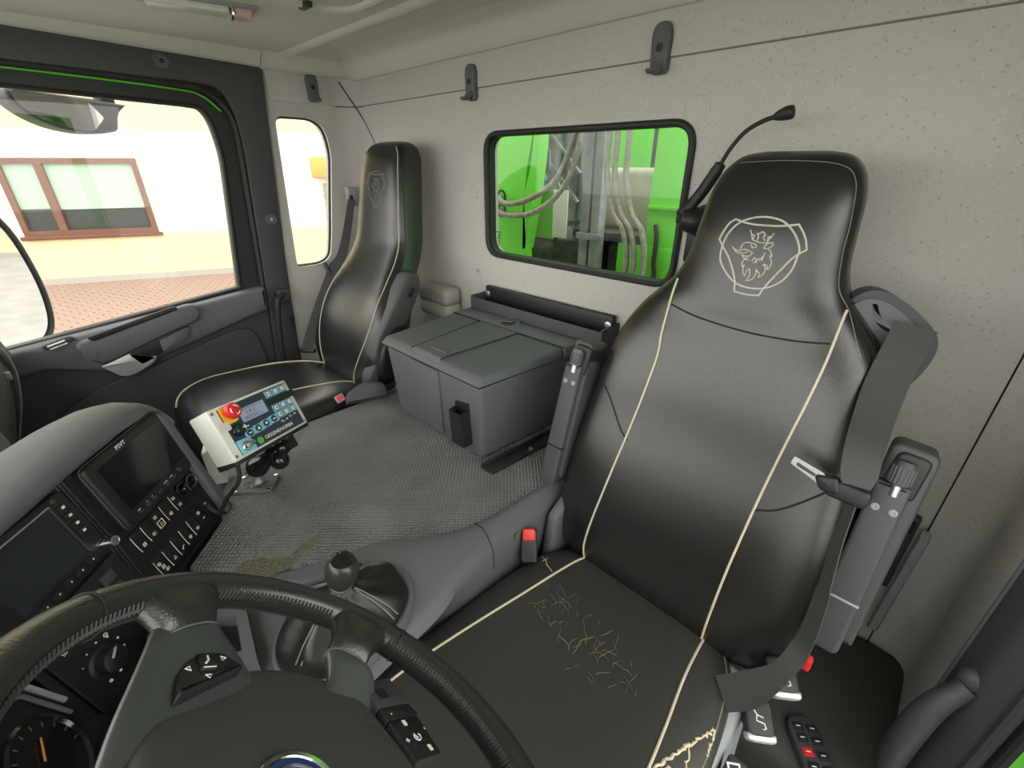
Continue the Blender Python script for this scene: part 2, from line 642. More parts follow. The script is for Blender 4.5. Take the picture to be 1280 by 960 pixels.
# ---- dark surround of the passenger door opening
t1 = thing('trim_1', (-1.13, -.7, 0), 'dark grey moulded surround of the passenger door opening', 'trim', kind='structure')
sur = rp([(-.340, 1.658, .012), (-1.45, 1.712, 0), (-1.45, 1.606, 0), (-.60, 1.590, .0), (-.475, 1.585, .12), (-.465, 1.40, .05), (-.515, .80, .02), (-.56, .35, 0), (-.60, .0, 0), (-.40, 0, 0), (-.428, .604, .02), (-.398, 1.073, .02)])
obj('surround_panel', G(FY).prism(sur, -1.175, -1.125, bev=.008, seg=3), 'trim_d', t1)
obj('seal', G(FY).tube(cat([(-1.45, 1.600, -1.135), (-1.0, 1.596, -1.135), (-.62, 1.583, -1.135), (-.535, 1.565, -1.135), (-.487, 1.52, -1.135), (-.472, 1.44, -1.135), (-.488, 1.2, -1.135), (-.512, .88, -1.135), (-.545, .5, -1.135), (-.57, .2, -1.135)], 8), .011, 8), 'rubber', t1)
obj('paint_edge', G(FY).tube(cat([(-1.45, 1.588, -1.146), (-1.0, 1.584, -1.146), (-.63, 1.570, -1.146), (-.55, 1.555, -1.146), (-.503, 1.515, -1.146)], 8), .0032, 6), 'green', t1)
for (y, z) in ((-.645, 1.640), (-.425, 1.155), (-.44, 1.135)):
    if y == -.44:
        continue
    s_ = obj('screw_cap', G(FY).lathe([(.021, -.001), (.021, .002), (.018, .005), (.014, .002), (.0, .002)], (y, z, -1.125), 22), 'trim', t1)
    obj('screw', G(FY).lathe([(.006, .001), (.006, .005), (.003, .006), (0, .004)], (y, z, -1.125), 14), 'gloss' if z > 1.5 else 'steel', s_)
s_ = obj('door_catch', G(FY).prism(rp([(-.478, .890, .01), (-.425, .885, .015), (-.427, .840, .02), (-.475, .830, .01)]), -1.13, -1.085, bev=.006, seg=3), 'trim_d', t1)
s_ = obj('switch_button', G(FY).prism(rrect(-.440, -.424, .715, .762, .003), -1.13, -1.115, bev=.003), 'black', t1)
obj('button_step', G(FY).prism(rrect(-.437, -.427, .722, .735, .003), -1.118, -1.108, bev=.003), 'trim_d', s_)

# ---- passenger door
d1 = thing('door_1', (-1.15, -.9, 0), 'passenger door with dark window frame and grey moulded inner panel', 'door', kind='structure')
dw = rp([(-1.45, 1.557, 0), (-.62, 1.528, .0), (-.545, 1.522, .10), (-.532, 1.38, .05), (-.590, .908, .01), (-1.45, .815, 0)])
obj('window_frame', G(FY).prism(rp([(-1.47, 1.64), (-.47, 1.61, .06), (-.44, 1.45, .03), (-.475, .80, 0), (-1.47, .72, 0)]), -1.205, -1.150, [dw]), 'black', d1)
obj('glazing_strip', G(FY).tube([(p[0], p[1], -1.152) for p in dw], .008, 8, closed=True), 'rubber', d1)
obj('pane', G(FY).prism(dw, -1.186, -1.181), 'glass', d1)
# inner panel: lower part, raised upper part
obj('lower_panel', G(FY).prism([(-1.47, .05), (-.545, .05), (-.522, .82), (-1.47, .82)], -1.205, -1.125, bev=.01), 'door_d', d1)
up = rp([(-.514, .908, .012), (-1.10, .853, 0), (-1.30, .834, 0), (-1.47, .816, 0), (-1.47, .74, 0), (-1.20, .765, .03), (-1.03, .70, .06), (-.86, .735, .05), (-.60, .800, .02), (-.518, .815, .012)])
obj('upper_panel', G(FY).prism(up, -1.175, -1.094, bev=.016, seg=4), 'door', d1)
low = rp([(-1.30, .42, .05), (-1.24, .60, .06), (-1.10, .668, .08), (-.90, .702, .05), (-.66, .762, .04), (-.585, .750, .05), (-.560, .55, .04), (-.57, .2, .05), (-1.2, .2, .1)])
obj('pocket_panel', G(FY).prism(low, -1.13, -1.112, bev=.006, seg=3), 'door_d', d1)
# pull handle module
hd = obj('pull_handle', G(FY).prism(rp([(-1.122, .820, .03), (-1.105, .838, .02), (-.785, .898, .02), (-.755, .885, .02), (-.770, .835, .02), (-.86, .812, .03), (-1.060, .752, .02), (-1.090, .765, .02)]), -1.10, -1.070, bev=.010, seg=3), 'trim', d1)
obj('finger_slot', G(FY).prism(rp([(-1.085, .850, .012), (-.83, .902, .012), (-.82, .888, .012), (-1.07, .833, .012)]), -1.075, -1.0685, bev=.002), 'black', hd)
for (y, z) in ((-1.090, .795), (-.785, .865)):
    obj('screw_cover', G(FY).lathe([(.020, 0), (.020, .0015), (.018, .002), (0, .002)], (y, z, -1.0708), 22), 'trim', hd)
rc = obj('latch_recess', G(FY).prism(rp([(-1.075, .748, .012), (-.875, .806, .012), (-.80, .822, .02), (-.82, .775, .03), (-.93, .735, .02), (-1.03, .695, .03)]), -1.10, -1.085, bev=.002), 'black', d1)
obj('pocket_lip', G(FY).prism(rp([(-.905, .792, .01), (-.80, .820, .015), (-.825, .772, .03), (-.905, .745, .01)]), -1.10, -1.078, bev=.004), 'door', rc)
lv = obj('latch_lever', G(FY).prism(rp([(-1.078, .745, .004), (-.995, .770, .004), (-.972, .728, .006), (-.925, .742, .012), (-.935, .722, .012), (-1.00, .692, .03), (-1.035, .692, .02)]), -1.092, -1.072, bev=.004, seg=3), 'silver', d1)
sw = obj('window_switch', G(FY).prism(rp([(-1.19, .845, .008), (-1.115, .862, .015), (-1.105, .845, .015), (-1.185, .828, .008)]), -1.10, -1.089, bev=.003), 'trim_d', d1)
for k in range(2):
    obj('rocker', G(FY).prism(rp([(-1.178 + .003 * k, .843 - .009 * k, .003), (-1.132 + .003 * k, .853 - .009 * k, .003), (-1.131 + .003 * k, .847 - .009 * k, .003), (-1.177 + .003 * k, .837 - .009 * k, .003)]), -1.092, -1.082, bev=.003), 'silver', sw)
gh = thing('grab_handle', (-1.11, -.5, .6), 'slim black grab rail on the pillar beside the passenger door', 'handle')
obj('rail', G().tube(cat([(-1.12, -.462, .868), (-1.07, -.470, .868), (-1.055, -.492, .855), (-1.055, -.505, .80), (-1.055, -.52, .68), (-1.06, -.53, .55), (-1.085, -.54, .50), (-1.12, -.54, .49)], 6), .011, 10), 'rubber', gh)
obj('mounting', G().box((-1.115, -.462, .868), (.03, .03, .035), .006), 'black', gh)

# ---- ceiling
ce = thing('ceiling', (0, -.7, 1.70), 'pale beige cab roof lining with a cross rib', 'ceiling', kind='structure')
obj('front_lining', G().b2(-1.20, 1.2, -1.38, -.27, 1.700, 1.76), 'lining', ce)
obj('rear_lining', G().b2(-1.20, 1.2, -.27, .05, 1.712, 1.77), 'lining', ce)
obj('cross_rib', G(FY).prism(rp([(-.300, 1.705, 0), (-.288, 1.690, .012), (-.262, 1.687, .012), (-.247, 1.715, 0)]), -1.11, 1.2), 'lining', ce)
obj('rear_cornice', G(FY).prism(rp([(.03, 1.646, 0), (-.012, 1.646, .004), (-.022, 1.655, .01), (-.055, 1.700, .02), (-.12, 1.715, 0), (.03, 1.72, 0)]), -1.10, 1.2), 'lining', ce)
prof = [(-1.19, 1.72), (-1.19, 1.650), (-1.115, 1.655), (-1.105, 1.662), (-1.075, 1.700), (-1.02, 1.714)]
pr2 = [(-1.19, 1.76), (-1.19, 1.688), (-1.125, 1.692), (-1.112, 1.699), (-1.085, 1.712), (-1.05, 1.72)]
obj('side_cornice', G().loft([[(p[0], .05, p[1]) for p in prof], [(p[0], -.352, p[1]) for p in prof]]), 'lining', ce)
pf = [(-1.19, 1.74), (-1.19, 1.655), (-1.113, 1.658), (-1.103, 1.665), (-1.073, 1.696), (-1.03, 1.702)]
obj('side_cornice', G().loft([[(p[0], -.355, p[1]) for p in pf], [(p[0], -1.38, p[1] + .035 * .9) for p in pf]]), 'lining', ce)
cl = thing('ceiling_lamp', (-.64, -.58, 1.66), 'slim courtesy lamp with pinkish end lens on the roof lining', 'lamp')
FL = fr((-.64, -.628, 1.706), (.25, 1, 0), (-1, .25, 0)) @ Matrix.Diagonal((1, 1, .8, 1))
obj('lamp_base', G(FL).box((-.02, 0, -.008), (.25, .075, .018), .006), 'trim_l', cl)
lb = obj('diffuser', G(FL).box((-.04, .0, -.022), (.17, .06, .022), .007, 3), 'lens', cl)
obj('end_lens', G(FL).box((.075, .0, -.024), (.042, .055, .026), .007, 3), 'lensr', cl)
obj('reflector_rib', G(FL).b2(.048, .054, -.03, .03, -.037, -.012, .001), 'chrome', cl)
hm = obj('roof_hatch_rim', G().tube([(p[0], p[1], 1.699) for p in rrect(-.47, .30, -.98, -.36, .09, 8)], .010, 8, closed=True), 'lining', ce)
obj('hatch_clip', G().box((-.47, -.462, 1.695), (.045, .02, .014), .005), 'black', ce)

# ---- coat hooks
def coat_hook(frame, label):
    o = frame.translation
    t = thing('coat_hook', (o.x, o.y, o.z - .04), label, 'hook', 'grey coat hooks along the cab wall')
    obj('back_plate', G(frame).prism(rp([(-.019, -.045, .012), (.019, -.045, .012), (.023, .03, .012), (.014, .050, .012), (-.014, .050, .012), (-.023, .03, .012)]), -.002, .016, bev=.005, seg=3), 'trim', t)
    obj('hook_lip', G(frame).loft([[(.014 * math.cos(q), y + .0 * q, z + r * math.sin(q)) for q in [2 * math.pi * j / 12 for j in range(12)]] for (y, z, r) in ((-.02, .012, .012), (-.036, .022, .012), (-.044, .032, .011), (-.042, .040, .007), (-.036, .042, .002))]), 'trim', t)
    obj('screw_hole', G(frame).lathe([(.0085, .012), (.0085, .0168), (.006, .0168), (0, .0166)], (0, .004, 0), 16), 'black', t)
    return t
def hk(o, right, up):
    return fr(o, right, up)
coat_hook(hk((-1.138, -.168, 1.611), (0, 1, 0), (0, 0, 1)), 'grey coat hook on the side wall above the quarter window')
coat_hook(hk((-.385, -.003, 1.572), (1, 0, 0), (0, 0, 1)), 'grey coat hook on the rear wall above the window corner nearest the passenger seat')
coat_hook(hk((.246, -.003, 1.574), (1, 0, 0), (0, 0, 1)), 'grey coat hook on the rear wall nearest the driver seat')

# ---- right side: wall, pillar, seal, painted edge
wq = thing('wall_right', (1.06, -.15, 0), 'beige felt side wall behind the driver door', 'wall', kind='structure')
obj('felt_panel', G().b2(1.053, 1.12, -.30, -.07, 0, 1.70), 'wall', wq)
t3 = thing('trim_2', (1.08, -.34, 0), 'dark grey pillar trim at the rear edge of the open driver doorway', 'trim', kind='structure')
pil = rp([(1.047, -.285, .004), (1.049, -.300, .006), (1.062, -.345, .012), (1.090, -.372, .012), (1.115, -.372, .01), (1.15, -.30, 0), (1.13, -.26, 0)])
obj('pillar_cover', G().prism(pil, 0, 1.72), 'arm', t3)
obj('pillar_edge', G().tube([(1.0475, -.290, .0), (1.0475, -.290, 1.70)], .004, 8), 'trim', t3)
for k, (x, y, r) in enumerate(((1.099, -.377, .010), (1.112, -.392, .009))):
    obj('seal', G().tube([(x, y, 0), (x, y, 1.70)], r, 10), 'rubber' if k else 'trim_d', t3)
obj('painted_edge', G().prism([(1.115, -.40), (1.135, -.412), (1.30, -.40), (1.30, -.25), (1.115, -.30)], -.3, 1.75), 'green', t3)
g2 = thing('grab_handle', (1.05, -.34, .36), 'chunky dark grab handle on the pillar beside the driver seat', 'handle')
obj('grip', G().tube(cat([(1.065, -.325, .345), (1.040, -.355, .40), (1.030, -.368, .47), (1.030, -.370, .55), (1.038, -.362, .61), (1.058, -.345, .655)], 6), [.013 + .007 * math.sin(math.pi * i / 30) for i in range(31)], 14), 'trim_d', g2)
obj('end_cap', G().ball((1.06, -.333, .66), .017, (1, 1, 1.3)), 'trim_d', g2)

# ---- front bulkhead, screen and the open driver door (unseen, added to shape the light that enters)
wfz = thing('wall_front', (0, -1.6, 0), 'dark unseen front bulkhead below the windscreen, added to limit bounced light', 'wall', kind='structure')
obj('bulkhead', G().b2(-1.22, 1.22, -1.66, -1.60, -.06, .90), 'trim_d', wfz)
obj('header', G().b2(-1.22, 1.22, -1.50, -1.36, 1.62, 1.76, .02), 'lining', wfz)
for sg in (-1, 1):
    obj('screen_pillar', G().tube([(sg * 1.16, -1.62, .88), (sg * 1.15, -1.44, 1.68)], .05, 12), 'trim_d', wfz)
w3 = thing('window_3', (0, -1.6, .9), 'wide curved windscreen of the cab', 'window', kind='structure')
obj('pane', G().hexa([(-1.16, -1.64, .88), (1.16, -1.64, .88), (1.16, -1.63, .88), (-1.16, -1.63, .88), (-1.14, -1.45, 1.66), (1.14, -1.45, 1.66), (1.14, -1.44, 1.66), (-1.14, -1.44, 1.66)]), 'glass', w3)
FO = fr((1.21, -1.46, 0), (math.sin(math.radians(38)), math.cos(math.radians(38)), 0), (0, 0, 1))
d2 = thing('door_2', (1.45, -1.0, 0), 'unseen driver door, added and set ajar to limit the light', 'door', kind='structure')
obj('door_shell', G(FO).prism([(0, -.35), (1.08, -.35), (1.06, 1.66), (.12, 1.66), (0, .95)], .0, .05, [rp([(.05, .88, .02), (1.0, .92, .02), (.99, 1.56, .08), (.17, 1.56, .08)])]), 'green', d2)
obj('inner_panel', G(FO).prism(rp([(.03, -.25, .03), (1.05, -.25, .03), (1.05, .88, .02), (.03, .84, .02)]), -.07, .0), 'door_d', d2)
obj('pane', G(FO).prism(rp([(.05, .88, .02), (1.0, .92, .02), (.99, 1.56, .08), (.17, 1.56, .08)]), .02, .025), 'glass', d2)
# ---- floor
fl = obj('floor', G().b2(-1.21, 1.13, -1.45, .02, -.06, .0), 'floor', label='dark rubber floor of the cab', category='floor', kind='structure')
obj('driver_step', G().b2(.42, 1.12, -.42, -.001, 0, .33, .03, 3), 'floor', label='dark carpeted floor step behind the driver seat', category='floor', kind='structure')

# ================================================================== outside
gd = thing('ground', (-10, 0, -1.40), 'paved yard outside the cab, red pavers towards the building', 'ground', kind='structure')
obj('bounce_concrete', G().add([(-8, -40, -1.40), (40, -40, -1.40), (40, 60, -1.40), (-8, 60, -1.40)], [(0, 1, 2, 3)]), 'yard', gd)  # grey area added around the cab so bounced light stays neutral
obj('paved_area', G().add([(-60, -40, -1.40), (-8, -40, -1.40), (-8, 60, -1.40), (-60, 60, -1.40)], [(0, 1, 2, 3)]), 'paver', gd)
FBD = fr((-15.465, -1.328, 0), (.434, .901, 0), (0, 0, 1))
bd = thing('building', tuple(FBD @ Vector((4, 0, -1.4))), 'cream rendered building with a brown framed window across the yard', 'building')
HW = [(.15, -.20), (2.82, -.20), (2.82, 1.45), (.15, 1.45)]
obj('wall', G(FBD).prism([(-14, -1.4), (24, -1.4), (24, 9), (-14, 9)], -.4, 0, [HW]), 'cream', bd)
obj('lower_band', G(FBD).prism([(-14, -1.25), (24, -1.25), (24, -.26), (-14, -.26)], -.01, .012), 'creamy', bd)
obj('upper_band', G(FBD).prism([(-14, 2.10), (24, 2.10), (24, 8.6), (-14, 8.6)], -.01, .012), 'creamy', bd)
obj('plinth', G(FBD).prism([(-14, -1.4), (24, -1.4), (24, -1.25), (-14, -1.25)], -.01, .03), 'plinth', bd)
wf = obj('window_frame', G(FBD).prism([(.12, -.23), (2.85, -.23), (2.85, 1.48), (.12, 1.48)], -.12, .03, [[(.24, -.11), (.84, -.11), (.84, 1.36), (.24, 1.36)], [(1.00, -.11), (2.73, -.11), (2.73, 1.36), (1.00, 1.36)]]), 'wood', bd)
obj('pane', G(FBD).b2(.22, .86, -.13, 1.38, -.07, -.06), 'pane', wf)
obj('pane', G(FBD).b2(.98, 2.75, -.13, 1.38, -.07, -.06), 'pane', wf)
obj('blind', G(FBD).b2(.24, .84, .38, 1.36, -.058, -.05), 'blind', wf)
obj('blind', G(FBD).b2(1.0, 2.73, .36, 1.36, -.058, -.05), 'blind', wf)
obj('parked_shape', G(FBD).b2(1.75, 2.68, -.08, .30, -.056, -.05), 'dark', wf)
obj('sill', G(FBD).b2(.05, 2.92, -.31, -.23, -.05, .10, .01), 'wood', bd)
sg = thing('wall_sign', tuple(FBD @ Vector((6.9, .02, .6))), 'orange box on the cream wall seen through the quarter window', 'sign')
obj('box_body', G(FBD).b2(6.78, 7.6, 1.02, 1.52, .0, .15, .02), 'orange', sg)
sg = thing('notice_board', tuple(FBD @ Vector((7.0, .02, -.3))), 'narrow grey notice panel under the orange wall box', 'sign')
obj('board', G(FBD).b2(6.95, 7.5, -.8, .95, .0, .06, .01), 'rust', sg)
g = G(FBD)
for k in range(14):
    g.b2(7.0, 7.3 - .1 * (k % 3), .84 - k * .05, .862 - k * .05, .06, .063)
obj('printed_lines', g, 'machine', sg)

# outside mirrors
FM = fr((-1.555, -1.140, 0), (-.79, .61, 0), (0, 0, 1))
mm = thing('wing_mirror', tuple(FM @ Vector((-.15, .75, -.04))), 'large rounded wing mirror outside the passenger window', 'mirror')
mp = rp([(-.30, .745, .06), (-.03, .752, .10), (.02, .93, .12), (-.02, 1.22, .16), (-.30, 1.36, .08)])
obj('housing', G(FM).prism(mp, -.09, 0, bev=.02, seg=3), 'black', mm)
mi = [(p[0] * .93 - .022, (p[1] - 1.0) * .94 + 1.0) for p in mp]
obj('mirror_rim', G(FM).tube([(p[0], p[1], -.004) for p in mp], .010, 8, closed=True), 'trim_d', mm)
obj('mirror_glass', G(FM).prism(mi, -.01, .003), 'mirror', mm)
FM2 = fr((-1.50, -.86, 1.505), (-.40, .92, 0), (0, 0, 1))
m2 = thing('wide_angle_mirror', tuple(FM2 @ Vector((0, -.06, -.02))), 'shell shaped wide angle mirror hanging outside the top of the passenger window', 'mirror')
mp = rp([(-.17, .062, .02), (.06, .055, 0), (.185, .045, 0), (.145, .015, .02), (.125, -.045, .015), (.04, -.062, .05), (-.08, -.045, .06), (-.165, .01, .05)])
obj('housing', G(FM2).prism(mp, -.08, 0, bev=.015, seg=3), 'black', m2)
obj('mirror_glass', G(FM2).prism(rp([(-.160, .058, .02), (.045, .048, .01), (.085, -.005, .01), (.035, -.052, .02), (-.08, -.036, .05), (-.155, .012, .05)]), -.01, .003), 'mirror', m2)
obj('bracket', G(FM2).box((.13, .08, -.04), (.05, .12, .05), .01), 'black', m2)

# equipment behind the rear window
gp = thing('green_side_panel', (-.9, .45, -.2), 'bright green body panel with two hose holes behind the rear window', 'panel')
obj('sheet', G(FB).prism(rp([(-1.2, -.2, 0), (-.60, -.2, 0), (-.575, .97, .05), (-.60, 1.25, .3), (-.54, 1.5, .05), (-.53, 2.2, 0), (-1.2, 2.2, 0)]), -.50, -.46), 'green', gp)
obj('flange', G(FB).prism(rp([(-.60, 1.22, .1), (-.555, 1.34, .2), (-.53, 1.6, 0), (-.50, 1.6, 0), (-.525, 1.30, .1), (-.585, 1.0, 0), (-.60, 1.0, 0)]), -.52, -.46), 'green', gp)
for z in (1.216, 1.158):
    obj('grommet', G(FB).lathe([(.030, -.002), (.030, .004), (.022, .006), (.020, -.001), (0, -.001)], (-.735, z, -.462), 20), 'rubber', gp)
gp = thing('green_body_panel', (.35, .5, -.2), 'flat bright green body panel with a folded seam beside the hoses', 'panel')
obj('sheet', G(FB).prism([(-.02, -.2), (1.4, -.2), (1.4, 2.2), (-.02, 2.2)], -.60, -.52), 'green', gp)
obj('fold', G(FB).b2(-.02, 1.4, 1.20, 1.215, -.525, -.505, .004), 'green', gp)
obj('fold', G(FB).b2(-.02, 1.4, .93, 1.07, -.525, -.512, .004), 'green', gp)
gp = thing('green_column', (-.5, 1.12, -.3), 'tall green upright behind the faded tank', 'panel')
obj('sheet', G().b2(-.62, -.38, 1.10, 1.15, -.3, 2.4), 'green', gp)
for n_, pts in (('upper', [(-.74, .47, 1.216), (-.715, .43, 1.21), (-.658, .41, 1.192), (-.584, .41, 1.199), (-.506, .42, 1.225), (-.421, .43, 1.271), (-.367, .44, 1.342), (-.329, .45, 1.458), (-.31, .45, 1.6), (-.30, .45, 1.9)]),
                ('lower', [(-.74, .47, 1.158), (-.715, .43, 1.152), (-.633, .41, 1.146), (-.522, .41, 1.157), (-.426, .42, 1.201), (-.366, .43, 1.255), (-.327, .44, 1.322), (-.292, .45, 1.457), (-.275, .45, 1.6), (-.26, .45, 1.9)])):
    obj('hydraulic_hose', G().tube(cat(pts, 8), .0115, 10), 'hose', label='pale grey hydraulic hose looping from the %s hole of the green panel' % n_, category='hose', group='hoses behind the rear window')
for k, (dx, top) in enumerate(((0, 'beside the grey mast'), (.034, 'second from the grey mast'), (.082, 'furthest from the grey mast'))):
    pts = [(-.19 + dx, .47, 1.9), (-.185 + dx, .47, 1.447), (-.181 + dx, .47, 1.309), (-.135 + dx * .95, .46, 1.19), (-.075 + dx * .95, .45, 1.125), (-.05 + dx * .9, .45, 1.0), (-.09 + dx, .45, .9), (-.16 + dx, .46, .75)]
    obj('hydraulic_hose', G().tube(cat(pts, 8), .011, 10), 'hose', label='pale grey hydraulic hose hanging %s' % top, category='hose', group='hoses behind the rear window')
obj('drain_cable', G().tube(cat([(.022, .507, 1.15), (.034, .503, 1.1), (.036, .503, 1.013), (.044, .503, .956), (.046, .503, .7)], 6), .009, 8), 'rubber', label='short black cable hanging in front of the green panel', category='cable')
gp = thing('green_bracket', (-.12, .62, -.3), 'low green bracket strip under the hanging hoses', 'panel')
obj('strip', G().b2(-.185, -.065, .60, .62, -.3, 1.056, .004), 'green', gp)
ms = thing('grey_mast', (-.26, .5, -.3), 'upright grey metal mast of two rails between the hoses', 'post')
obj('rail', G().b2(-.315, -.272, .50, .54, -.3, 2.3, .004), 'greym', ms)
obj('rail', G().b2(-.262, -.222, .50, .55, -.3, 2.3, .004), 'greym', ms)
obj('clamp', G().b2(-.32, -.2, .485, .51, 1.07, 1.095, .003), 'greym', ms)
tk = thing('faded_tank', (-.26, .8, -.3), 'faded beige tank behind the grey mast', 'tank')
obj('shell', G().b2(-.43, -.06, .70, 1.02, 1.09, 1.335, .03, 3), 'rust', tk)
obj('shelf', G().b2(-.425, .10, .60, 1.05, 1.055, 1.092, .006), 'machine', tk)
obj('strut', G().b2(-.336, -.304, .9, .95, -.3, 1.06), 'machine', tk)
mc = thing('machine_block', (-.6, .95, -.3), 'dirty dark machine block behind the green panel', 'machine')
obj('housing', G().b2(-1.6, .2, 1.25, 1.6, -.3, 2.4, .02), 'machine', mc)
obj('lower_housing', G().b2(-.85, -.34, .66, 1.0, -.3, 1.03, .02), 'machine', mc)
obj('deck', G().b2(-.3, -.03, .7, 1.0, -.3, 1.03, .02), 'machine', mc)
for (x, z0, z1) in ((-.66, .3, 2.2), (-.58, .3, 2.2), (-.47, 1.0, 2.2)):
    obj('upright', G().tube([(x, .70, z0), (x + .02, .70, z1)], .022, 10), 'greym', mc)
obj('brace', G().tube([(-.70, .668, 1.42), (-.455, .668, 1.19)], .012, 8), 'greym', mc)
obj('brace', G().tube([(-.68, .669, 1.52), (-.45, .669, 1.31)], .010, 8), 'greym', mc)
for (x0, x1, z0, z1, nm) in ((-.70, -.545, 1.31, 1.415, 'small rounded guide frame behind the hoses'), (-.69, -.48, 1.035, 1.28, 'large rounded guide frame below the hoses')):
    t = thing('guide_frame', ((x0 + x1) / 2, .56, z0), nm, 'frame')
    obj('rim', G().tube([(p[0], .555, p[1]) for p in rrect(x0, x1, z0, z1, .03)], .007, 8, closed=True), 'rubber', t)
    obj('plate', G(FB).prism(rrect(x0, x1, z0, z1, .03), -.575, -.568), 'greym' if z0 > 1.2 else 'green', t)
    obj('arm', G().b2(x0 + .02, x0 + .04, .57, .72, z0 + .03, z0 + .05), 'machine', t)
t = thing('pale_plate', (-.45, .56, 1.05), 'pale upright card plate fixed beside the grey mast', 'plate')
obj('card', G().b2(-.488, -.41, .532, .542, 1.055, 1.25, .003), 'card', t)
obj('bracket', G().b2(-.466, -.446, .541, .682, 1.10, 1.12), 'machine', t)
# ================================================================== seats
RING = [(103, 1)]
EMB = {'ring': [(-8,59),(16,56),(32,47),(46,32),(55,15),(56,3),(54,-19),(45,-38),(29,-51),(9,-56),(-13,-55),(-31,-47),(-49,-31),(-60,-15),(-62,6),(-58,27),(-47,44),(-31,54)],
'tre': [(-52,52),(-36,48),(-18,46),(3,46),(22,47),(44,51),(53,40),(60,28),(65,14),(56,6),(48,-4),(38,-23),(29,-40),(23,-53),(19,-66),(0,-68),(-21,-66),(-25,-48),(-33,-31),(-45,-12),(-56,0),(-71,17),(-67,30),(-61,44)],
'c1': [(-23,37),(-19,30),(-15,22),(-4,19),(7,19),(9,25),(14,35)],
'c2': [(-15,23),(-14,28),(-17,30),(-19,29)],
'c3': [(-8,21),(-8,29),(-11,31),(-9,33),(-6,33),(-4,36),(0,34),(0,32),(3,31),(0,28),(4,22)],
'c4': [(8,22),(7,28),(10,29),(12,27)],
'b1': [(-30,4),(-30,9),(-27,15),(-21,17),(-13,16),(-7,14),(-8,10),(-13,10),(-15,14)],
'b2': [(-44,7),(-38,3),(-30,2),(-25,5),(-17,4),(-8,0)],
'b3': [(-44,7),(-35,-1),(-25,-1),(-18,1)],
'b4': [(-25,-4),(-19,-6),(-13,-5),(-10,-1)],
'b5': [(-25,-4),(-21,-9),(-15,-9)],
'e': [(5,11),(9,18),(17,20),(16,14),(9,10),(5,11)],
'm': [(12,10),(17,6),(21,-2),(17,0),(22,-8),(23,-15),(20,-23),(18,-17),(12,-15),(17,-22),(16,-30),(10,-37),(10,-31),(3,-25),(5,-30),(2,-41),(-7,-45),(-4,-37),(-7,-25),(-11,-32),(-11,-38),(-17,-29),(-17,-20),(-20,-23),(-21,-15),(-18,-11),(-11,-11)],
'i1': [(-7,-12),(-4,-6),(-1,-11),(-4,-15)],
'i2': [(0,-15),(2,-6),(5,-10),(7,-3),(8,-10),(9,3)]}


def densify(rows, k=6):
    return [tuple(r) for r in cat(rows, k)]


class Back:
    """seat back: rows of (z, front y, half width, thickness, bolster, exponent)"""
    def __init__(s, cx, rows, k=6):
        s.cx = cx
        s.rows = densify(rows, k)
        s.Z = [r[0] for r in s.rows]

    def row(s, z):
        return [float(np.interp(z, s.Z, [r[i] for r in s.rows])) for i in range(6)]

    def front(s, x, z, off=0.0):
        _, yf, w, t, bo, n = s.row(z)
        xi = min(abs(x) / w, .995)
        sf = (1 - xi ** n) ** (1 / n)
        return Vector((s.cx + x, yf + t / 2 - t / 2 * sf - bo * xi * xi * sf - off, z))

    def geo(s, N=80):
        rings = []
        for (z, yf, w, t, bo, n) in s.rows:
            r = []
            for j in range(N):
                q = 2 * math.pi * j / N
                c, si = math.cos(q), math.sin(q)
                X = w * math.copysign(abs(c) ** (2 / n), c)
                sf = abs(si) ** (2 / n)
                y = yf + t / 2 + math.copysign(t / 2 * sf, si)
                if si < 0:
                    y -= bo * (X / w) ** 2 * sf
                r.append((s.cx + X, y, z))
            rings.append(r)
        return G().loft(rings)

    def line(s, pts, r, k=8, off=.0, n=8, g=None):
        P = cat(pts, k)
        return (g or G()).tube([s.front(p[0], p[1], off) for p in P], r, n)


class Cushion:
    """rows of (y, top z, half width, thickness, bolster, exponent), front to back"""
    def __init__(s, cx, rows, k=6):
        s.cx = cx
        s.rows = densify(rows, k)
        s.Y = [r[0] for r in s.rows]

    def row(s, y):
        return [float(np.interp(y, s.Y, [r[i] for r in s.rows])) for i in range(6)]

    def top(s, x, y, off=0.0):
        _, zt, w, t, bo, n = s.row(y)
        xi = min(abs(x) / w, .995)
        sf = (1 - xi ** n) ** (1 / n)
        return Vector((s.cx + x, y, zt - t / 2 + t / 2 * sf + bo * xi * xi * sf + off))

    def geo(s, N=80):
        rings = []
        for (y, zt, w, t, bo, n) in s.rows:
            r = []
            for j in range(N):
                q = 2 * math.pi * j / N
                c, si = math.cos(q), math.sin(q)
                X = w * math.copysign(abs(c) ** (2 / n), c)
                sf = abs(si) ** (2 / n)
                z = zt - t / 2 + math.copysign(t / 2 * sf, si)
                if si > 0:
                    z += bo * (X / w) ** 2 * sf
                r.append((s.cx + X, y, z))
            rings.append(r[::-1])
        return G().loft(rings)

    def line(s, pts, r, k=8, off=.0, n=8, g=None):
        P = cat(pts, k)
        return (g or G()).tube([s.top(p[0], p[1], off) for p in P], r, n)


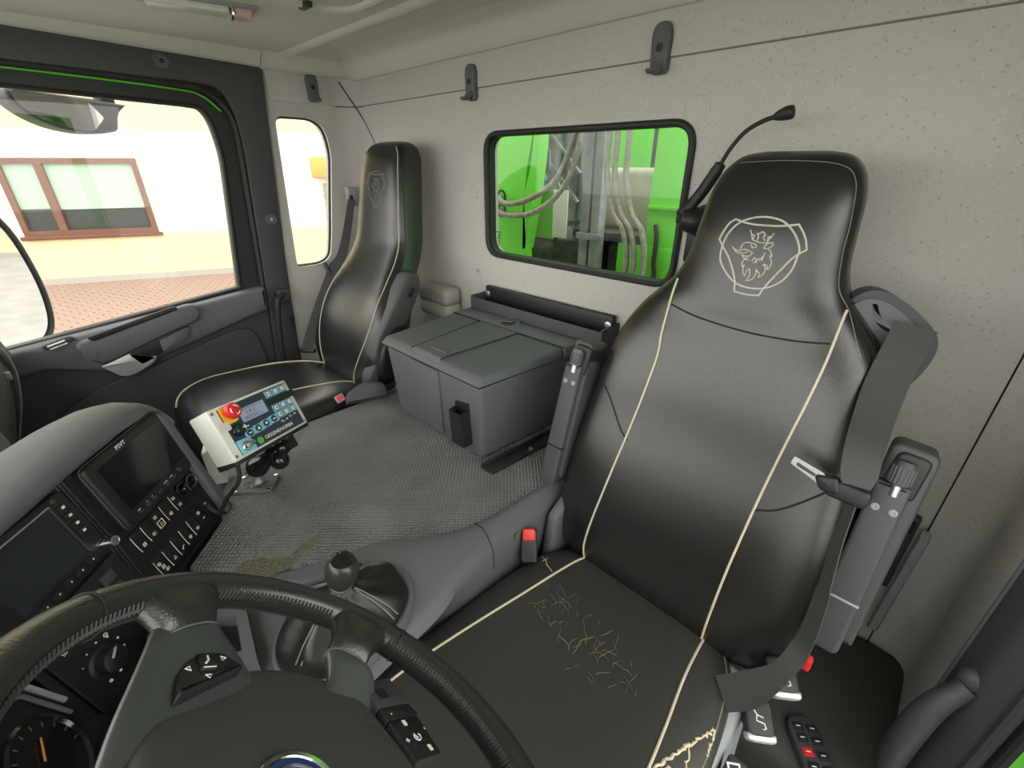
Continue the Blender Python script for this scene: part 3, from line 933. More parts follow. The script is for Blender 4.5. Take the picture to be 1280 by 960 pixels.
def emblem(back, cx, cz, slope, scale, r_big, r_small, parent, m, m2):
    L = math.hypot(1, slope)

    def pts(key, k, closed=False):
        return [back.front(cx + p[0] * scale / 1000, cz + p[1] * scale / 1000 / L, .0006) for p in cat(EMB[key], k, closed)]
    e = obj('embroidered_emblem', G().tube(pts('ring', 4, True), r_big, 6, closed=True), m, parent)
    g = G()
    T = EMB['tre']
    # three straight ended lobes joined by inward curves
    seq = cat(T[0:6], 4) + cat(T[5:9], 4) + cat(T[8:15], 4) + cat(T[14:17], 4) + cat(T[16:22], 4) + cat(T[21:24] + T[:1], 4)
    g.tube([back.front(cx + p[0] * scale / 1000, cz + p[1] * scale / 1000 / L, .0008) for p in seq], r_big, 6, closed=True)
    obj('lobed_outline', g, m, e)
    g = G()
    for k in EMB:
        if k not in ('ring', 'tre'):
            g.tube(pts(k, 3), r_small, 5)
    obj('griffin_head', g, m2, e)
    return e


# ------------------------------------------------------------------ driver seat
ds = thing('driver_seat', (.605, -.65, .0), 'large black leather driver seat with cream piping and stitched emblem on the headrest', 'seat')
def yl(z):
    return -.45 + .2875 * (z - .56)
rows = [(.505, yl(.505) + .03, .16, .05, 0, 2.5), (.515, yl(.515) + .008, .215, .10, .0, 2.8), (.545, yl(.545) - .010, .245, .13, .008, 2.8), (.60, yl(.60) - .024, .262, .16, .014, 2.9), (.68, yl(.68) - .024, .270, .165, .026, 2.9),
        (.78, yl(.78) - .012, .270, .16, .034, 3.0), (.88, yl(.88) + .002, .263, .155, .034, 3.1), (.97, yl(.97) + .004, .250, .14, .026, 3.2), (1.04, yl(1.04) + .004, .230, .13, .016, 3.1),
        (1.09, yl(1.09) + .004, .202, .125, .008, 3.0), (1.125, yl(1.125), .172, .12, .0, 3.0), (1.16, yl(1.16) - .004, .143, .115, -.008, 3.0), (1.20, yl(1.20) - .008, .128, .11, -.012, 3.0), (1.25, yl(1.25) - .012, .122, .108, -.012, 3.0),
        (1.30, yl(1.30) - .012, .117, .105, -.012, 3.0), (1.335, yl(1.335) - .006, .106, .098, -.010, 3), (1.354, yl(1.354) + .004, .092, .082, -.006, 3), (1.364, yl(1.364) + .016, .076, .060, 0, 3), (1.369, yl(1.369) + .03, .05, .03, 0, 2.6)]
DB = Back(.607, rows)
bk = obj('backrest', DB.geo(), 'leather', ds, angle=70)
for sgn, pl in ((-1, [(-.128, 1.153), (-.124, 1.06), (-.119, 1.004), (-.130, .869), (-.143, .721), (-.154, .60), (-.150, .555)]), (1, [(.146, 1.146), (.147, 1.08), (.143, 1.012), (.130, .869), (.123, .728), (.121, .62), (.120, .553)])):
    obj('piping', DB.line(pl, .0021, off=.0012), 'piping', bk)
obj('headrest_seam', DB.line([(-.122, 1.108), (-.06, 1.096), (.02, 1.090), (.09, 1.092), (.143, 1.098)], .0017, off=-.0005), 'seam', bk)
obj('side_seam', DB.line([(-.218, .925), (-.19, .90), (-.15, .855), (-.128, .838)], .0020, off=-.0005), 'seam', bk)
obj('side_seam', DB.line([(.127, .818), (.16, .835), (.20, .875), (.225, .905)], .0020, off=-.0005), 'seam', bk)
g = G()
DB.line([(-.075, 1.352), (.0, 1.355), (.07, 1.350), (.098, 1.33), (.1105, 1.28), (.1165, 1.22), (.127, 1.175), (.152, 1.14), (.185, 1.085)], .0006, off=.0002, g=g)
obj('edge_stitching', g, 'thread_d', bk)
emblem(DB, .006, 1.216, .2875, 1.0, .0016, .0010, bk, 'thread', 'thread')
# cushion
crow = [(-1.045, .50, .17, .08, 0, 2.6), (-1.04, .535, .205, .12, .0, 2.8), (-1.02, .570, .225, .15, .004, 3), (-.98, .588, .235, .16, .008, 3.2), (-.90, .590, .240, .16, .012, 3.4), (-.78, .580, .240, .155, .014, 3.4),
        (-.66, .571, .238, .15, .012, 3.4), (-.55, .566, .230, .15, .008, 3.4), (-.48, .560, .215, .145, .004, 3.4), (-.44, .545, .200, .13, 0, 3.2), (-.42, .52, .17, .08, 0, 2.8)]
DC = Cushion(.585, crow)
cu = obj('cushion', DC.geo(), 'leather2', ds, angle=70)
obj('piping', DC.line([(-.128, -.452), (-.150, -.60), (-.172, -.75), (-.187, -.88), (-.192, -.98), (-.185, -1.03)], .0023, off=.001), 'piping', cu)
obj('piping', DC.line([(.145, -.458), (.152, -.56), (.166, -.66), (.176, -.75), (.180, -.85), (.182, -.98)], .0023, off=.001), 'piping', cu)
obj('side_stitching', DC.line([(.184, -.455), (.205, -.50), (.216, -.55), (.225, -.62), (.23, -.70)], .0014, off=.0006), 'thread_d', cu)
# crack network in the worn seat leather
random.seed(11)
g = G()
for k in range(70):
    t = random.random()
    x = -.115 + .20 * t + random.gauss(0, .022)
    y = -.615 - .035 * t + random.gauss(0, .025)
    a = math.radians(random.gauss(108, 15))
    pts = [(x, y)]
    for j in range(random.randint(2, 5)):
        a += random.gauss(0, .4)
        d = random.uniform(.004, .011)
        pts.append((pts[-1][0] + math.cos(a) * d, pts[-1][1] + math.sin(a) * d))
    g.tube([DC.top(p[0], p[1], .0001) for p in pts], [.0001] + [random.uniform(.0003, .0007)] * (len(pts) - 2) + [.0001], 5)
obj('leather_cracks', g, 'crack', cu, kind='stuff')
# torn side of the cushion: ragged foam edge and a few splits
def torn(pts, w0, name='torn_edge'):
    n = len(pts)
    rings = []
    fine = []
    for i in range(n - 1):
        for k in range(5):
            t = k / 5
            fine.append((pts[i][0] + (pts[i + 1][0] - pts[i][0]) * t + random.gauss(0, .0011), pts[i][1] + (pts[i + 1][1] - pts[i][1]) * t + random.gauss(0, .0011)))
    fine.append(pts[-1])
    P = [DC.top(p[0], p[1], .0006) for p in fine]
    g = G()
    rad = [w0 * random.uniform(.25, .7) for _ in P]
    rad[0] = rad[-1] = .0004
    g.tube(P, rad, 6)
    return obj(name, g, 'foam', cu)
torn([(.174, -.76), (.176, -.74), (.181, -.715), (.185, -.70), (.191, -.685), (.196, -.665), (.203, -.65), (.207, -.632), (.213, -.618), (.217, -.604), (.221, -.592)], .0046)
torn([(.221, -.592), (.2225, -.602), (.2235, -.618), (.225, -.628), (.227, -.64)], .0036)
torn([(.203, -.65), (.208, -.668), (.211, -.682), (.209, -.70), (.213, -.715)], .0028)
torn([(.192, -.70), (.199, -.712), (.206, -.722), (.214, -.728), (.222, -.724)], .004)
torn([(-.208, -.520), (-.196, -.524), (-.183, -.530), (-.172, -.540), (-.160, -.545), (-.150, -.55)], .0016)
torn([(-.190, -.515), (-.186, -.526), (-.189, -.536)], .0014)
torn([(-.06, -.985), (-.045, -.975), (-.03, -.972), (-.018, -.965), (-.008, -.958)], .004)
g = G()
rings = []
for (x0, x1, y) in ((.178, .196, -.765), (.182, .206, -.745), (.187, .205, -.72), (.192, .200, -.70)):
    rings.append([DC.top(x0, y, .0005), DC.top((x0 + x1) / 2, y, .002), DC.top(x1, y, .0005)])
g.loft(rings, closed=False, cap0=False, cap1=False)
obj('exposed_foam', g, 'foam', cu)
# base under the cushion
obj('seat_base', G().b2(.42, .78, -.95, -.42, .02, .47, .03, 3), 'black', ds)
obj('side_cover', G().hexa([(.775, -.90, .30), (.835, -.90, .30), (.838, -.45, .30), (.775, -.45, .30), (.775, -.92, .515), (.818, -.92, .50), (.828, -.45, .52), (.775, -.45, .53)], .012, 3), 'trim_l', ds)
rc_ = obj('recliner_cover', G().hexa([(.350, -.50, .45), (.382, -.50, .45), (.382, -.40, .45), (.350, -.40, .45), (.350, -.47, .62), (.378, -.47, .62), (.378, -.40, .66), (.350, -.40, .66)], .010, 3), 'trim', ds)
# adjusting levers on the outer side
for (x, y, z) in ((.857, -.460, .578), (.850, -.512, .516)):
    FLV = fr((x, y, z), (.80, .55, .05), (-.30, .72, .40)) @ Matrix.Scale(.80, 4)
    lv = obj('adjusting_lever', G(FLV).prism(rp([(-.028, -.03, .018), (.028, -.03, .018), (.030, .04, .012), (-.028, .04, .012)]), -.01, .014, bev=.008, seg=3), 'black', ds)
    obj('lever_stem', G().tube([tuple(FLV @ Vector((0, .01, -.004))), (x - .012, y + .004, z - .03), (.822, y + .006, .505)], .009, 10), 'black', lv)
    obj('lever_tip', G(FLV).prism(rp([(-.028, -.037, .016), (.028, -.037, .016), (.029, -.020, .006), (-.029, -.020, .006)]), -.012, .013, bev=.005, seg=3), 'silver', lv)
    g = G(FLV)
    g.tube([(-.008, .018, .0145), (-.004, .010, .0145), (-.006, .0, .0145), (.008, -.004, .0145), (.010, -.012, .0145), (.004, -.014, .0145)], .0014, 6)
    g.tube([(-.004, .010, .0145), (.008, .006, .0145)], .0012, 6)
    g.ball((-.010, .022, .0145), .0028, n=10)
    obj('seat_symbol', g, 'white', lv)
sq = obj('height_switch', G().box((.848, -.60, .48), (.03, .04, .05), .006, 3), 'trim_d', ds)
g = G(fr((.848, -.602, .5052), (.8, .55, 0), (-.5, .8, 0)))
g.prism([(-.010, -.008), (.010, -.008), (.010, .010), (-.010, .010)], 0, .0005, [[(-.007, -.005), (.007, -.005), (.007, .007), (-.007, .007)]])
obj('switch_symbol', g, 'white', sq)


def armrest(x, w, h0, h1, side, label_knob):
    """folded up armrest parallel to the backrest; local a=x, b=up along back, n=forward"""
    up = Vector((0, .2875, 1)).normalized()
    F_ = fr((x, yl(h0) - .012, h0), (1, 0, 0), up)
    Lh = (h1 - h0) * math.hypot(1, .2875)
    a = obj('armrest', G(F_).prism(rp([(-w / 2, .0, .012), (w / 2, .0, .012), (w / 2, Lh - .045, .004), (-w / 2, Lh - .045, .004)]), -.06, .012, bev=.006, seg=3), 'arm', ds)
    obj('outer_rim', G(F_).prism(rp([(-w / 2 - (.0 if side < 0 else .002), .02, .004), (w / 2 + (.012 if side > 0 else .008), .02, .004), (w / 2 + (.016 if side > 0 else .008), Lh + .008, .014), (-w / 2 + .002, Lh + .012, .014)]), -.07, -.002, bev=.006, seg=3), 'trim_d', a)
    obj('top_block', G(F_).prism(rp([(-w / 2 + .004, Lh - .065, .006), (w / 2 + .006, Lh - .065, .006), (w / 2 + .010, Lh, .012), (-w / 2 + .012, Lh + .003, .012)]), -.05, .002, bev=.006, seg=3), 'black', a)
    obj('joint_line', G(F_).b2(-w / 2 - .0004, w / 2 + .0004, Lh * .27, Lh * .27 + .004, -.03, .0128, .001), 'trim_l' if side > 0 else 'seam', a)
    kn = obj('knurled_knob', G(F_).lathe([(.009, .0), (.0125, .002), (.0125, .030), (.010, .036), (0, .037)], (0, 0, 0), 26, frame=F_ @ Matrix.Translation((.004, Lh - .045, .010)) @ Matrix.Rotation(math.radians(-90), 4, 'X')), 'trim' if side < 0 else 'trim_d', a)
    g = G()
    for k in range(16):
        q = 2 * math.pi * k / 16
        g.tube([(.0128 * math.cos(q), .0128 * math.sin(q), .004), (.0128 * math.cos(q), .0128 * math.sin(q), .028)], .0012, 5, frame=F_ @ Matrix.Translation((.004, Lh - .045, .010)) @ Matrix.Rotation(math.radians(-90), 4, 'X'))
    obj('knurling', g, 'trim_d' if side < 0 else 'trim', kn)
    obj('knob_shaft', G(F_).cyl((.004, Lh - .062, .010), (.004, Lh - .044, .010), .006, n=14), 'steel', kn)
    for dx in (-.009, .012):
        obj('screw', G(F_).lathe([(.0052, .010), (.0052, .0135), (.003, .014), (.002, .0128), (0, .0128)], (dx, Lh - .085, 0), 16), 'trim_l', a)
    return a


armrest(.318, .042, .675, .995, -1, 'l')
armrest(.885, .042, .665, .985, 1, 'r')
# belt guide at the shoulder
FG = fr((.745, -.215, 1.10), (1, .25, 0), (0, .10, 1))
gd_ = rp([(-.015, .01, .01), (.0, .055, .02), (.030, .078, .03), (.075, .060, .03), (.128, .015, .03), (.128, -.03, .03), (.105, -.085, .025), (.06, -.10, .02), (.0, -.06, .02)])
sl = rp([(.030, .052, .004), (.037, .054, .004), (.050, .028, .02), (.105, .006, .006), (.105, -.002, .006), (.045, .018, .02)])
bg_ = obj('belt_guide', G(FG).prism(gd_, -.05, .012, [sl]), 'trim_d', ds)
gi = rp([(-.008, .01, .01), (.005, .048, .02), (.030, .064, .02), (.066, .050, .03), (.108, .012, .02), (.106, -.03, .03), (.085, -.07, .025), (.05, -.085, .02), (.005, -.05, .02)])
obj('guide_face', G(FG).prism(gi, .010, .0165, [sl]), 'trim', bg_)

# driver belt
sb = thing('seat_belt', (.84, -.42, .50), 'charcoal belt webbing hanging from the guide beside the large driver seat', 'seat belt')
pts = [(.838, -.232, 1.135), (.836, -.252, 1.105), (.833, -.285, 1.06), (.835, -.325, 1.02), (.840, -.375, .985), (.846, -.400, .955), (.850, -.412, .925)]
obj('upper_webbing', G().ribbon(cat(pts, 6), [(1, .25, 0)] * 37, [.052 - .012 * max(0, (i - 14) / 22) - (.022 * max(0, (i - 29) / 8)) for i in range(37)]), 'belt', sb)
pts = [(.850, -.412, .925), (.853, -.43, .86), (.861, -.455, .78), (.864, -.475, .70), (.855, -.500, .650), (.838, -.515, .612), (.815, -.527, .575), (.792, -.535, .550)]
sd = [(.6, -.7, 0)] * 12 + [(.7, -.55, -.1)] * 8 + [(.65, -.42, -.33)] * 23
obj('lower_webbing', G().ribbon(cat(pts, 6), sd, [.018 + .010 * min(1, i / 20) + (.024 * max(0, min(1, (i - 25) / 9))) for i in range(43)]), 'belt', sb)
FT = fr((.842, -.408, .935), (1, -.1, .25), (-.25, .28, .95))
obj('belt_slider', G(FT).prism(rp([(-.030, -.012, .012), (.022, -.022, .012), (.028, .004, .008), (-.012, .012, .008)]), -.006, .008, bev=.004, seg=3), 'black', sb)
tg = obj('tongue', G(FT).prism(rp([(-.075, .022, .003), (-.070, .034, .003), (-.03, .018, .004), (-.02, -.004, .004), (-.032, -.002, .003)]), .001, .005, [[(-.066, .026), (-.04, .014), (-.042, .010), (-.066, .020)]]), 'steel', sb)
obj('tongue_grip', G(FT).prism(rp([(-.042, .014, .006), (-.012, .016, .006), (-.008, -.008, .008), (-.034, -.008, .008)]), -.004, .010, bev=.004, seg=3), 'black', tg)
obj('anchor_clip', G().box((.876, -.475, .660), (.014, .016, .024), .004), 'red', sb)
bu = thing('belt_buckle', (.335, -.50, .47), 'black buckle with red release button beside the driver seat cushion', 'buckle')
FU = fr((.358, -.541, .590), (.72, .69, .0), (-.42, .30, .72))
obj('buckle_body', G(FU).prism(rrect(-.017, .019, -.044, .028, .006), -.012, .010, bev=.004, seg=3), 'black', bu)
obj('release_button', G(FU).prism(rrect(-.013, .015, .004, .030, .004), .004, .0135, bev=.003, seg=3), 'red', bu)

# ------------------------------------------------------------------ passenger seat
ps = thing('passenger_seat', (-.70, -.65, .0), 'slimmer black leather passenger seat with narrow integrated headrest', 'seat')
rows = [(.60, -.44, .17, .06, 0, 2.6), (.61, -.458, .215, .11, 0, 2.8), (.65, -.458, .235, .15, .004, 3), (.70, -.452, .250, .165, .012, 3.2), (.77, -.430, .252, .17, .02, 3.2), (.85, -.395, .240, .165, .024, 3.2),
        (.92, -.358, .215, .155, .020, 3.4), (.98, -.315, .190, .145, .012, 3.8), (1.04, -.270, .170, .135, .004, 4.2), (1.10, -.238, .158, .125, 0, 4.6), (1.17, -.222, .148, .12, 0, 5), (1.25, -.208, .139, .118, 0, 5),
        (1.32, -.194, .130, .116, 0, 5), (1.365, -.183, .122, .112, 0, 5), (1.392, -.172, .112, .100, 0, 4.6), (1.408, -.160, .098, .082, 0, 4), (1.417, -.143, .078, .052, 0, 3.4), (1.420, -.13, .045, .026, 0, 3)]
PB = Back(-.69, rows)
bk = obj('backrest', PB.geo(), 'leather_p', ps, angle=70)
for sgn in (-1, 1):
    pl = [(.118, .628), (.122, .667), (.150, .735), (.172, .80), (.180, .87), (.172, .95), (.156, 1.03), (.144, 1.10), (.135, 1.17), (.127, 1.25), (.118, 1.32), (.108, 1.375), (.088, 1.402)]
    obj('piping', PB.line([(sgn * p[0], p[1]) for p in pl], .0016, off=.0008), 'piping', bk)
emblem(PB, .005, 1.275, .22, .92, .0014, .0009, bk, 'thread_d', 'thread_d')
crow = [(-.955, .585, .17, .08, 0, 2.6), (-.95, .612, .215, .11, 0, 2.8), (-.93, .640, .245, .14, .0, 3), (-.89, .660, .262, .155, .006, 3.2), (-.82, .668, .270, .16, .014, 3.4), (-.72, .664, .268, .155, .016, 3.4),
        (-.60, .660, .258, .15, .012, 3.4), (-.50, .655, .240, .15, .006, 3.2), (-.44, .64, .22, .12, 0, 3)]
PC = Cushion(-.72, crow)
cu = obj('cushion', PC.geo(), 'leather_p', ps, angle=70)
obj('piping', PC.line([(.138, -.455), (.118, -.55), (.098, -.64), (.092, -.72), (.096, -.80), (.10, -.90)], .0022, off=.001), 'piping', cu)
obj('piping', PC.line([(-.105, -.455), (-.17, -.54), (-.215, -.62), (-.236, -.70), (-.243, -.78), (-.240, -.86), (-.21, -.92), (-.16, -.945)], .0026, off=.001), 'piping', cu)
DCs, DC = DC, PC
for pl, w in (([(-.236, -.70), (-.238, -.72), (-.24, -.74), (-.242, -.76), (-.243, -.78)], .003), ([(-.243, -.80), (-.242, -.82), (-.241, -.84), (-.24, -.86), (-.225, -.885), (-.21, -.905)], .0045), ([(-.21, -.61), (-.205, -.60), (-.198, -.59), (-.19, -.58)], .005)):
    torn(pl, w)
DC = DCs
obj('seat_base', G().b2(-.90, -.50, -.88, -.42, .02, .56, .03, 3), 'black', ps)
# folded armrest and hinge cover on the inner side
a_ = obj('armrest', G(FY).prism(rp([(-.292, .985, .03), (-.262, 1.022, .03), (-.215, 1.018, .03), (-.212, .965, .03), (-.315, .800, .03), (-.385, .725, .03), (-.435, .745, .03), (-.41, .815, .03)]), -.505, -.450, bev=.012, seg=3), 'arm', ps)
bt = obj('release_recess', G(FY).prism(rp([(-.285, .945, .004), (-.255, .985, .004), (-.232, .970, .004), (-.262, .928, .004)]), -.4512, -.4492), 'trim_d', a_)
obj('release_button', G(FY).prism(rp([(-.278, .947, .003), (-.258, .974, .003), (-.242, .964, .003), (-.262, .937, .003)]), -.452, -.446, bev=.002), 'black', bt)
obj('hinge_cover', G(FY).prism(rp([(-.46, .70, .03), (-.40, .76, .03), (-.34, .74, .03), (-.35, .62, .03), (-.46, .62, .03)]), -.50, -.455, bev=.012, seg=3), 'trim_d', ps)
bc = thing('belt_buckle', (-.44, -.50, .60), 'grey buckle cover with pale red button beside the passenger seat cushion', 'buckle')
FK = fr((-.435, -.50, .655), (.35, .94, 0), (-.3, .1, .95))
obj('buckle_cover', G(FK).prism(rp([(-.055, -.022, .008), (.085, -.022, .008), (.085, .03, .03), (.02, .045, .03), (-.05, .01, .02)]), -.03, .012, bev=.010, seg=3), 'trim_d', bc)
FK2 = fr((-.470, -.560, .652), (.25, .94, .35), (-.6, .0, .8)) @ Matrix.Scale(.7, 4)
obj('buckle_body', G(FK2).prism(rrect(-.02, .022, -.015, .02, .005), -.02, .008, bev=.004), 'trim_l', bc)
obj('release_button', G(FK2).prism(rrect(-.012, .018, -.010, .013, .003), .004, .0105, bev=.002), 'red', bc)
# passenger belt
pb = thing('seat_belt', (-1.09, -.40, .58), 'black belt webbing hanging from the rear corner beside the narrow passenger seat', 'seat belt')
obj('upper_anchor', G().box((-1.105, -.085, 1.225), (.03, .045, .075), .008, 3), 'trim_l', pb)
obj('anchor_bolt', G().ball((-1.088, -.096, 1.222), .009, n=12), 'black', pb)
pts = [(-1.088, -.095, 1.215), (-1.075, -.14, 1.10), (-1.06, -.19, 1.0), (-1.055, -.23, .96)]
obj('upper_webbing', G().ribbon(cat(pts, 5), [(.5, 1, .2)] * 16, [.028 + .001 * i for i in range(16)]), 'belt', pb)
pts = [(-1.055, -.228, .965), (-1.05, -.27, .90), (-1.045, -.34, .79), (-1.035, -.41, .67), (-1.03, -.43, .635)]
obj('lower_webbing', G().ribbon(cat(pts, 5), [(.5, 1, .2)] * 21, .046), 'belt', pb)
obj('belt_slider', G(fr((-1.053, -.245, .945), (.45, .8, .3), (0, .4, .9))).box((-.02, .01, 0), (.016, .055, .012), .004), 'black', pb)
obj('tongue', G(fr((-1.028, -.43, .63), (.8, .6, 0), (0, .4, .9))).box((0, 0, .0), (.07, .02, .018), .005), 'black', pb)
# ================================================================== engine tunnel and console
et = thing('engine_tunnel', (-.08, -.55, .0), 'grey engine tunnel between the seats under a ribbed rubber mat', 'engine cover')
obj('tunnel_cover', G().prism(rp([(-.449, -.012, 0), (.298, -.012, 0), (.30, -.70, .05), (.12, -.985, .06), (-.038, -1.094, .01), (-.184, -.968, .006), (-.30, -1.03, .05), (-.449, -.80, .06)]), .005, .628, bev=.014, seg=3), 'trim', et)
mp = rp([(-.435, -.03, .0), (.292, -.03, 0), (.292, -.381, .05), (.275, -.611, .04), (.253, -.682, .04), (.205, -.757, .04), (.155, -.806, .03), (.131, -.892, .03), (.07, -.99, .03), (.0, -1.055, .02), (-.044, -1.092, .004), (-.187, -.968, .004), (-.225, -.985, .01), (-.315, -.945, .03), (-.275, -.875, .02), (-.300, -.80, .03), (-.345, -.742, .03), (-.418, -.70, .03), (-.425, -.43, .03)])
mt = obj('rubber_mat', G().prism(mp, .620, .637, bev=.003), 'rmat', et)
# worn through patch showing the grey foam below
g = G()
wp = [(.015, -1.012), (.030, -.985), (.048, -.968), (.062, -.958), (.068, -.935), (.058, -.920), (.055, -.898), (.050, -.872), (.060, -.876), (.072, -.890), (.078, -.905), (.080, -.925), (.090, -.937), (.098, -.955), (.095, -.985), (.080, -1.01), (.055, -1.03), (.03, -1.035)]
rnd = random.Random(5)
wq_ = []
for i, p in enumerate(wp):
    q = wp[(i + 1) % len(wp)]
    for t in (0, .35, .7):
        wq_.append((p[0] + (q[0] - p[0]) * t + rnd.uniform(-.003, .003), p[1] + (q[1] - p[1]) * t + rnd.uniform(-.003, .003)))
obj('worn_patch', G().prism(wq_, .6365, .6378), 'mat_under', mt)
# console along the driver side of the tunnel
st = [(-.03, .294, .335, .648, .46), (-.20, .294, .335, .648, .46), (-.38, .292, .336, .648, .46), (-.52, .284, .337, .648, .44), (-.61, .277, .340, .650, .42), (-.68, .255, .350, .652, .42), (-.745, .212, .362, .650, .42), (-.80, .160, .376, .642, .42), (-.86, .138, .378, .632, .42), (-.93, .115, .380, .624, .42), (-1.00, .075, .382, .614, .42), (-1.07, .02, .382, .606, .42), (-1.12, .004, .382, .602, .42), (-1.18, .066, .382, .60, .42)]
rings = []
for (y, xe, xp, zp, zb) in [tuple(r) for r in cat(st, 5)]:
    w = xp - xe
    rings.append([(xe - .002, y, .55), (xe - .001, y, .632), (xe + .004, y, zp - .004), (xe + .010, y, zp), (xe + w * .45, y, zp + .002), (xp - .022, y, zp - .002), (xp - .008, y, zp - .010), (xp + .002, y, zp - .028), (xp + .006 + (.350 - xp - .006) * min(1, max(0, (xp - .340) / .034)), y, zp - .06 + .019 * min(1, max(0, (xp - .340) / .034))), (min(xp + .006, .338), y, zb + .05), (min(xp + .006, .338), y, zb - .1), (xe, y, zb - .1)])
cs = obj('side_console', G().loft(rings), 'trim', et, angle=60)
def ztop(y):
    return float(np.interp(-y, [-r[0] for r in st], [r[3] for r in st]))
ky = -.628
jx = [float(np.interp(-ky, [-r[0] for r in st], [r[i_] for r in st])) for i_ in (1, 2, 3)]
w_ = jx[1] - jx[0]
obj('console_joint', G().tube([(jx[0] + .006, ky, jx[2] + .0005), (jx[0] + w_ * .45, ky, jx[2] + .002), (jx[1] - .022, ky - .004, jx[2] - .0015), (jx[1] - .008, ky - .008, jx[2] - .0095), (jx[1] + .0025, ky - .010, jx[2] - .028), (jx[1] + .0068, ky - .012, jx[2] - .06), (jx[1] + .0045, ky - .012, jx[2] - .075)], .0013, 6), 'seam', cs)
obj('scuff', G().ball((.3445, -.565, .612), .009, (.35, .8, 1.3), 12), 'mat_under', cs)
# open tray at the front of the console
tq = [(.068, -1.100), (.118, -1.042), (.250, -1.064), (.206, -1.142)]
ti = [(.105, -1.098), (.138, -1.062), (.214, -1.076), (.186, -1.118)]
tr = obj('console_tray', G().prism(tq, .58, .640, [ti]), 'trim', et)
obj('tray_floor', G().prism(ti, .58, .614), 'black', tr)
obj('tray_divider', G().b2(.135, .20, -1.096, -1.090, .60, .632, .002), 'trim_d', tr)

# ------------------------------------------------------------------ gear lever
gl = thing('gear_lever', (.272, -.925, .60), 'short gear lever with chrome banded knob and pleated black leather gaiter', 'gear lever')
rings = []
N = 72
bx, by = .272, -.925
for k, (f, z, dx, dy) in enumerate(((1.04, .605, 0, 0), (1.03, .630, 0, 0), (.99, .648, 0, 0), (.90, .662, 0, 0), (.78, .672, .002, 0), (.64, .684, .005, 0), (.50, .694, .008, 0), (.38, .703, .010, 0), (.28, .709, .012, 0), (.21, .716, .012, 0), (.16, .724, .012, 0))):
    ring = []
    for j in range(N):
        q = 2 * math.pi * j / N
        wob = 1 + (.05 * math.sin(7 * q + .4 * k) + .02 * math.sin(11 * q)) * min(1, k / 3) * (f > .2)
        dz = .005 * math.sin(7 * q + .5 * k + 1) * min(1, k / 3) * (f > .25)
        ring.append((bx + dx + .090 * f * wob * math.cos(q), by + dy + .112 * f * wob * math.sin(q), z + dz))
    rings.append(ring)
obj('gaiter', G().loft(rings), 'side', gl, angle=80)
obj('gaiter_rim', G().tube([(bx + .096 * math.cos(q), by + .118 * math.sin(q), .628 + .012 * math.sin(q)) for q in [2 * math.pi * j / 48 for j in range(48)]], .008, 8, closed=True), 'trim', gl)
g = G()
for q0 in (.5, 2.1, 3.6, 5.2):
    for dq in (-.05, .05):
        g.tube([(bx + .012 * (1 - f) + .0915 * f * math.cos(q0 + dq), by + .1135 * f * math.sin(q0 + dq), z + .004) for (f, z) in ((.98, .650), (.8, .672), (.6, .689), (.4, .703), (.25, .713))], .0012, 5)
obj('gaiter_stitching', g, 'thread_d', gl)
FKN = Matrix.Translation((.284, -.925, .720)) @ Matrix.Scale(.9, 4) @ Matrix.Rotation(math.radians(-8), 4, 'X') @ Matrix.Rotation(math.radians(6), 4, 'Y')
kb = obj('knob', G(FKN).lathe([(.012, -.01), (.016, .0), (.019, .006), (.026, .018), (.0295, .032), (.0295, .044), (.0265, .056), (.0215, .0635), (.0165, .066)], n=36), 'knob', gl)
obj('chrome_band', G(FKN).lathe([(.0178, -.004), (.0196, -.001), (.0205, .004), (.0185, .007), (.016, .007)], n=32), 'trim', kb)
obj('knob_cap', G(FKN).lathe([(.0200, .0640), (.0196, .0672), (.016, .0695), (.008, .0712), (0, .0716)], n=32), 'gloss', kb)
# ================================================================== storage box on the tunnel
sx = thing('storage_box', (-.09, -.27, .637), 'dark grey lidded plastic storage box standing on the engine tunnel', 'box')
zb, zl = .638, .862
def bx8(x0, x1, x2, x3, y0, y1, z0, z1, y0b=None):
    """front x0..x1 at y0, rear x2..x3 at y1"""
    yb = y0 if y0b is None else y0b
    return [(x0, y0, z0), (x1, y0, z0), (x3, y1, z0), (x2, y1, z0), (x0, yb, z1), (x1, yb, z1), (x3, y1, z1), (x2, y1, z1)]
p8 = [(-.285, -.448, zb), (.105, -.448, zb), (.135, -.095, zb), (-.30, -.095, zb), (-.305, -.460, zl), (.122, -.460, zl), (.155, -.09, zl + .004), (-.325, -.09, zl + .004)]
obj('body', G().hexa(p8, .012, 3), 'boxp', sx)
for (xa, xb_) in ((-.170, -.045),):
    obj('front_relief', G().hexa([(xa + .012, -.456, zb + .015), (xb_ - .006, -.456, zb + .015), (xb_ - .006, -.44, zb + .015), (xa + .012, -.44, zb + .015), (xa, -.466, zl - .006), (xb_, -.466, zl - .006), (xb_, -.45, zl - .006), (xa, -.45, zl - .006)], .004, 2), 'boxp', sx)
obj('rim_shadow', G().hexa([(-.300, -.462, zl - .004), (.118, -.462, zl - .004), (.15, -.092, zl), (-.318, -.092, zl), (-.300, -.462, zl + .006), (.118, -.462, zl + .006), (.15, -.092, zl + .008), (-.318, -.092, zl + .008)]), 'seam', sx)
lid = obj('lid', G().hexa([(-.318, -.474, zl + .004), (.130, -.474, zl + .004), (.160, -.183, zl + .006), (-.330, -.183, zl + .006), (-.306, -.452, zl + .026), (.118, -.452, zl + .026), (.152, -.183, zl + .034), (-.322, -.183, zl + .034)], .008, 3), 'boxp', sx)
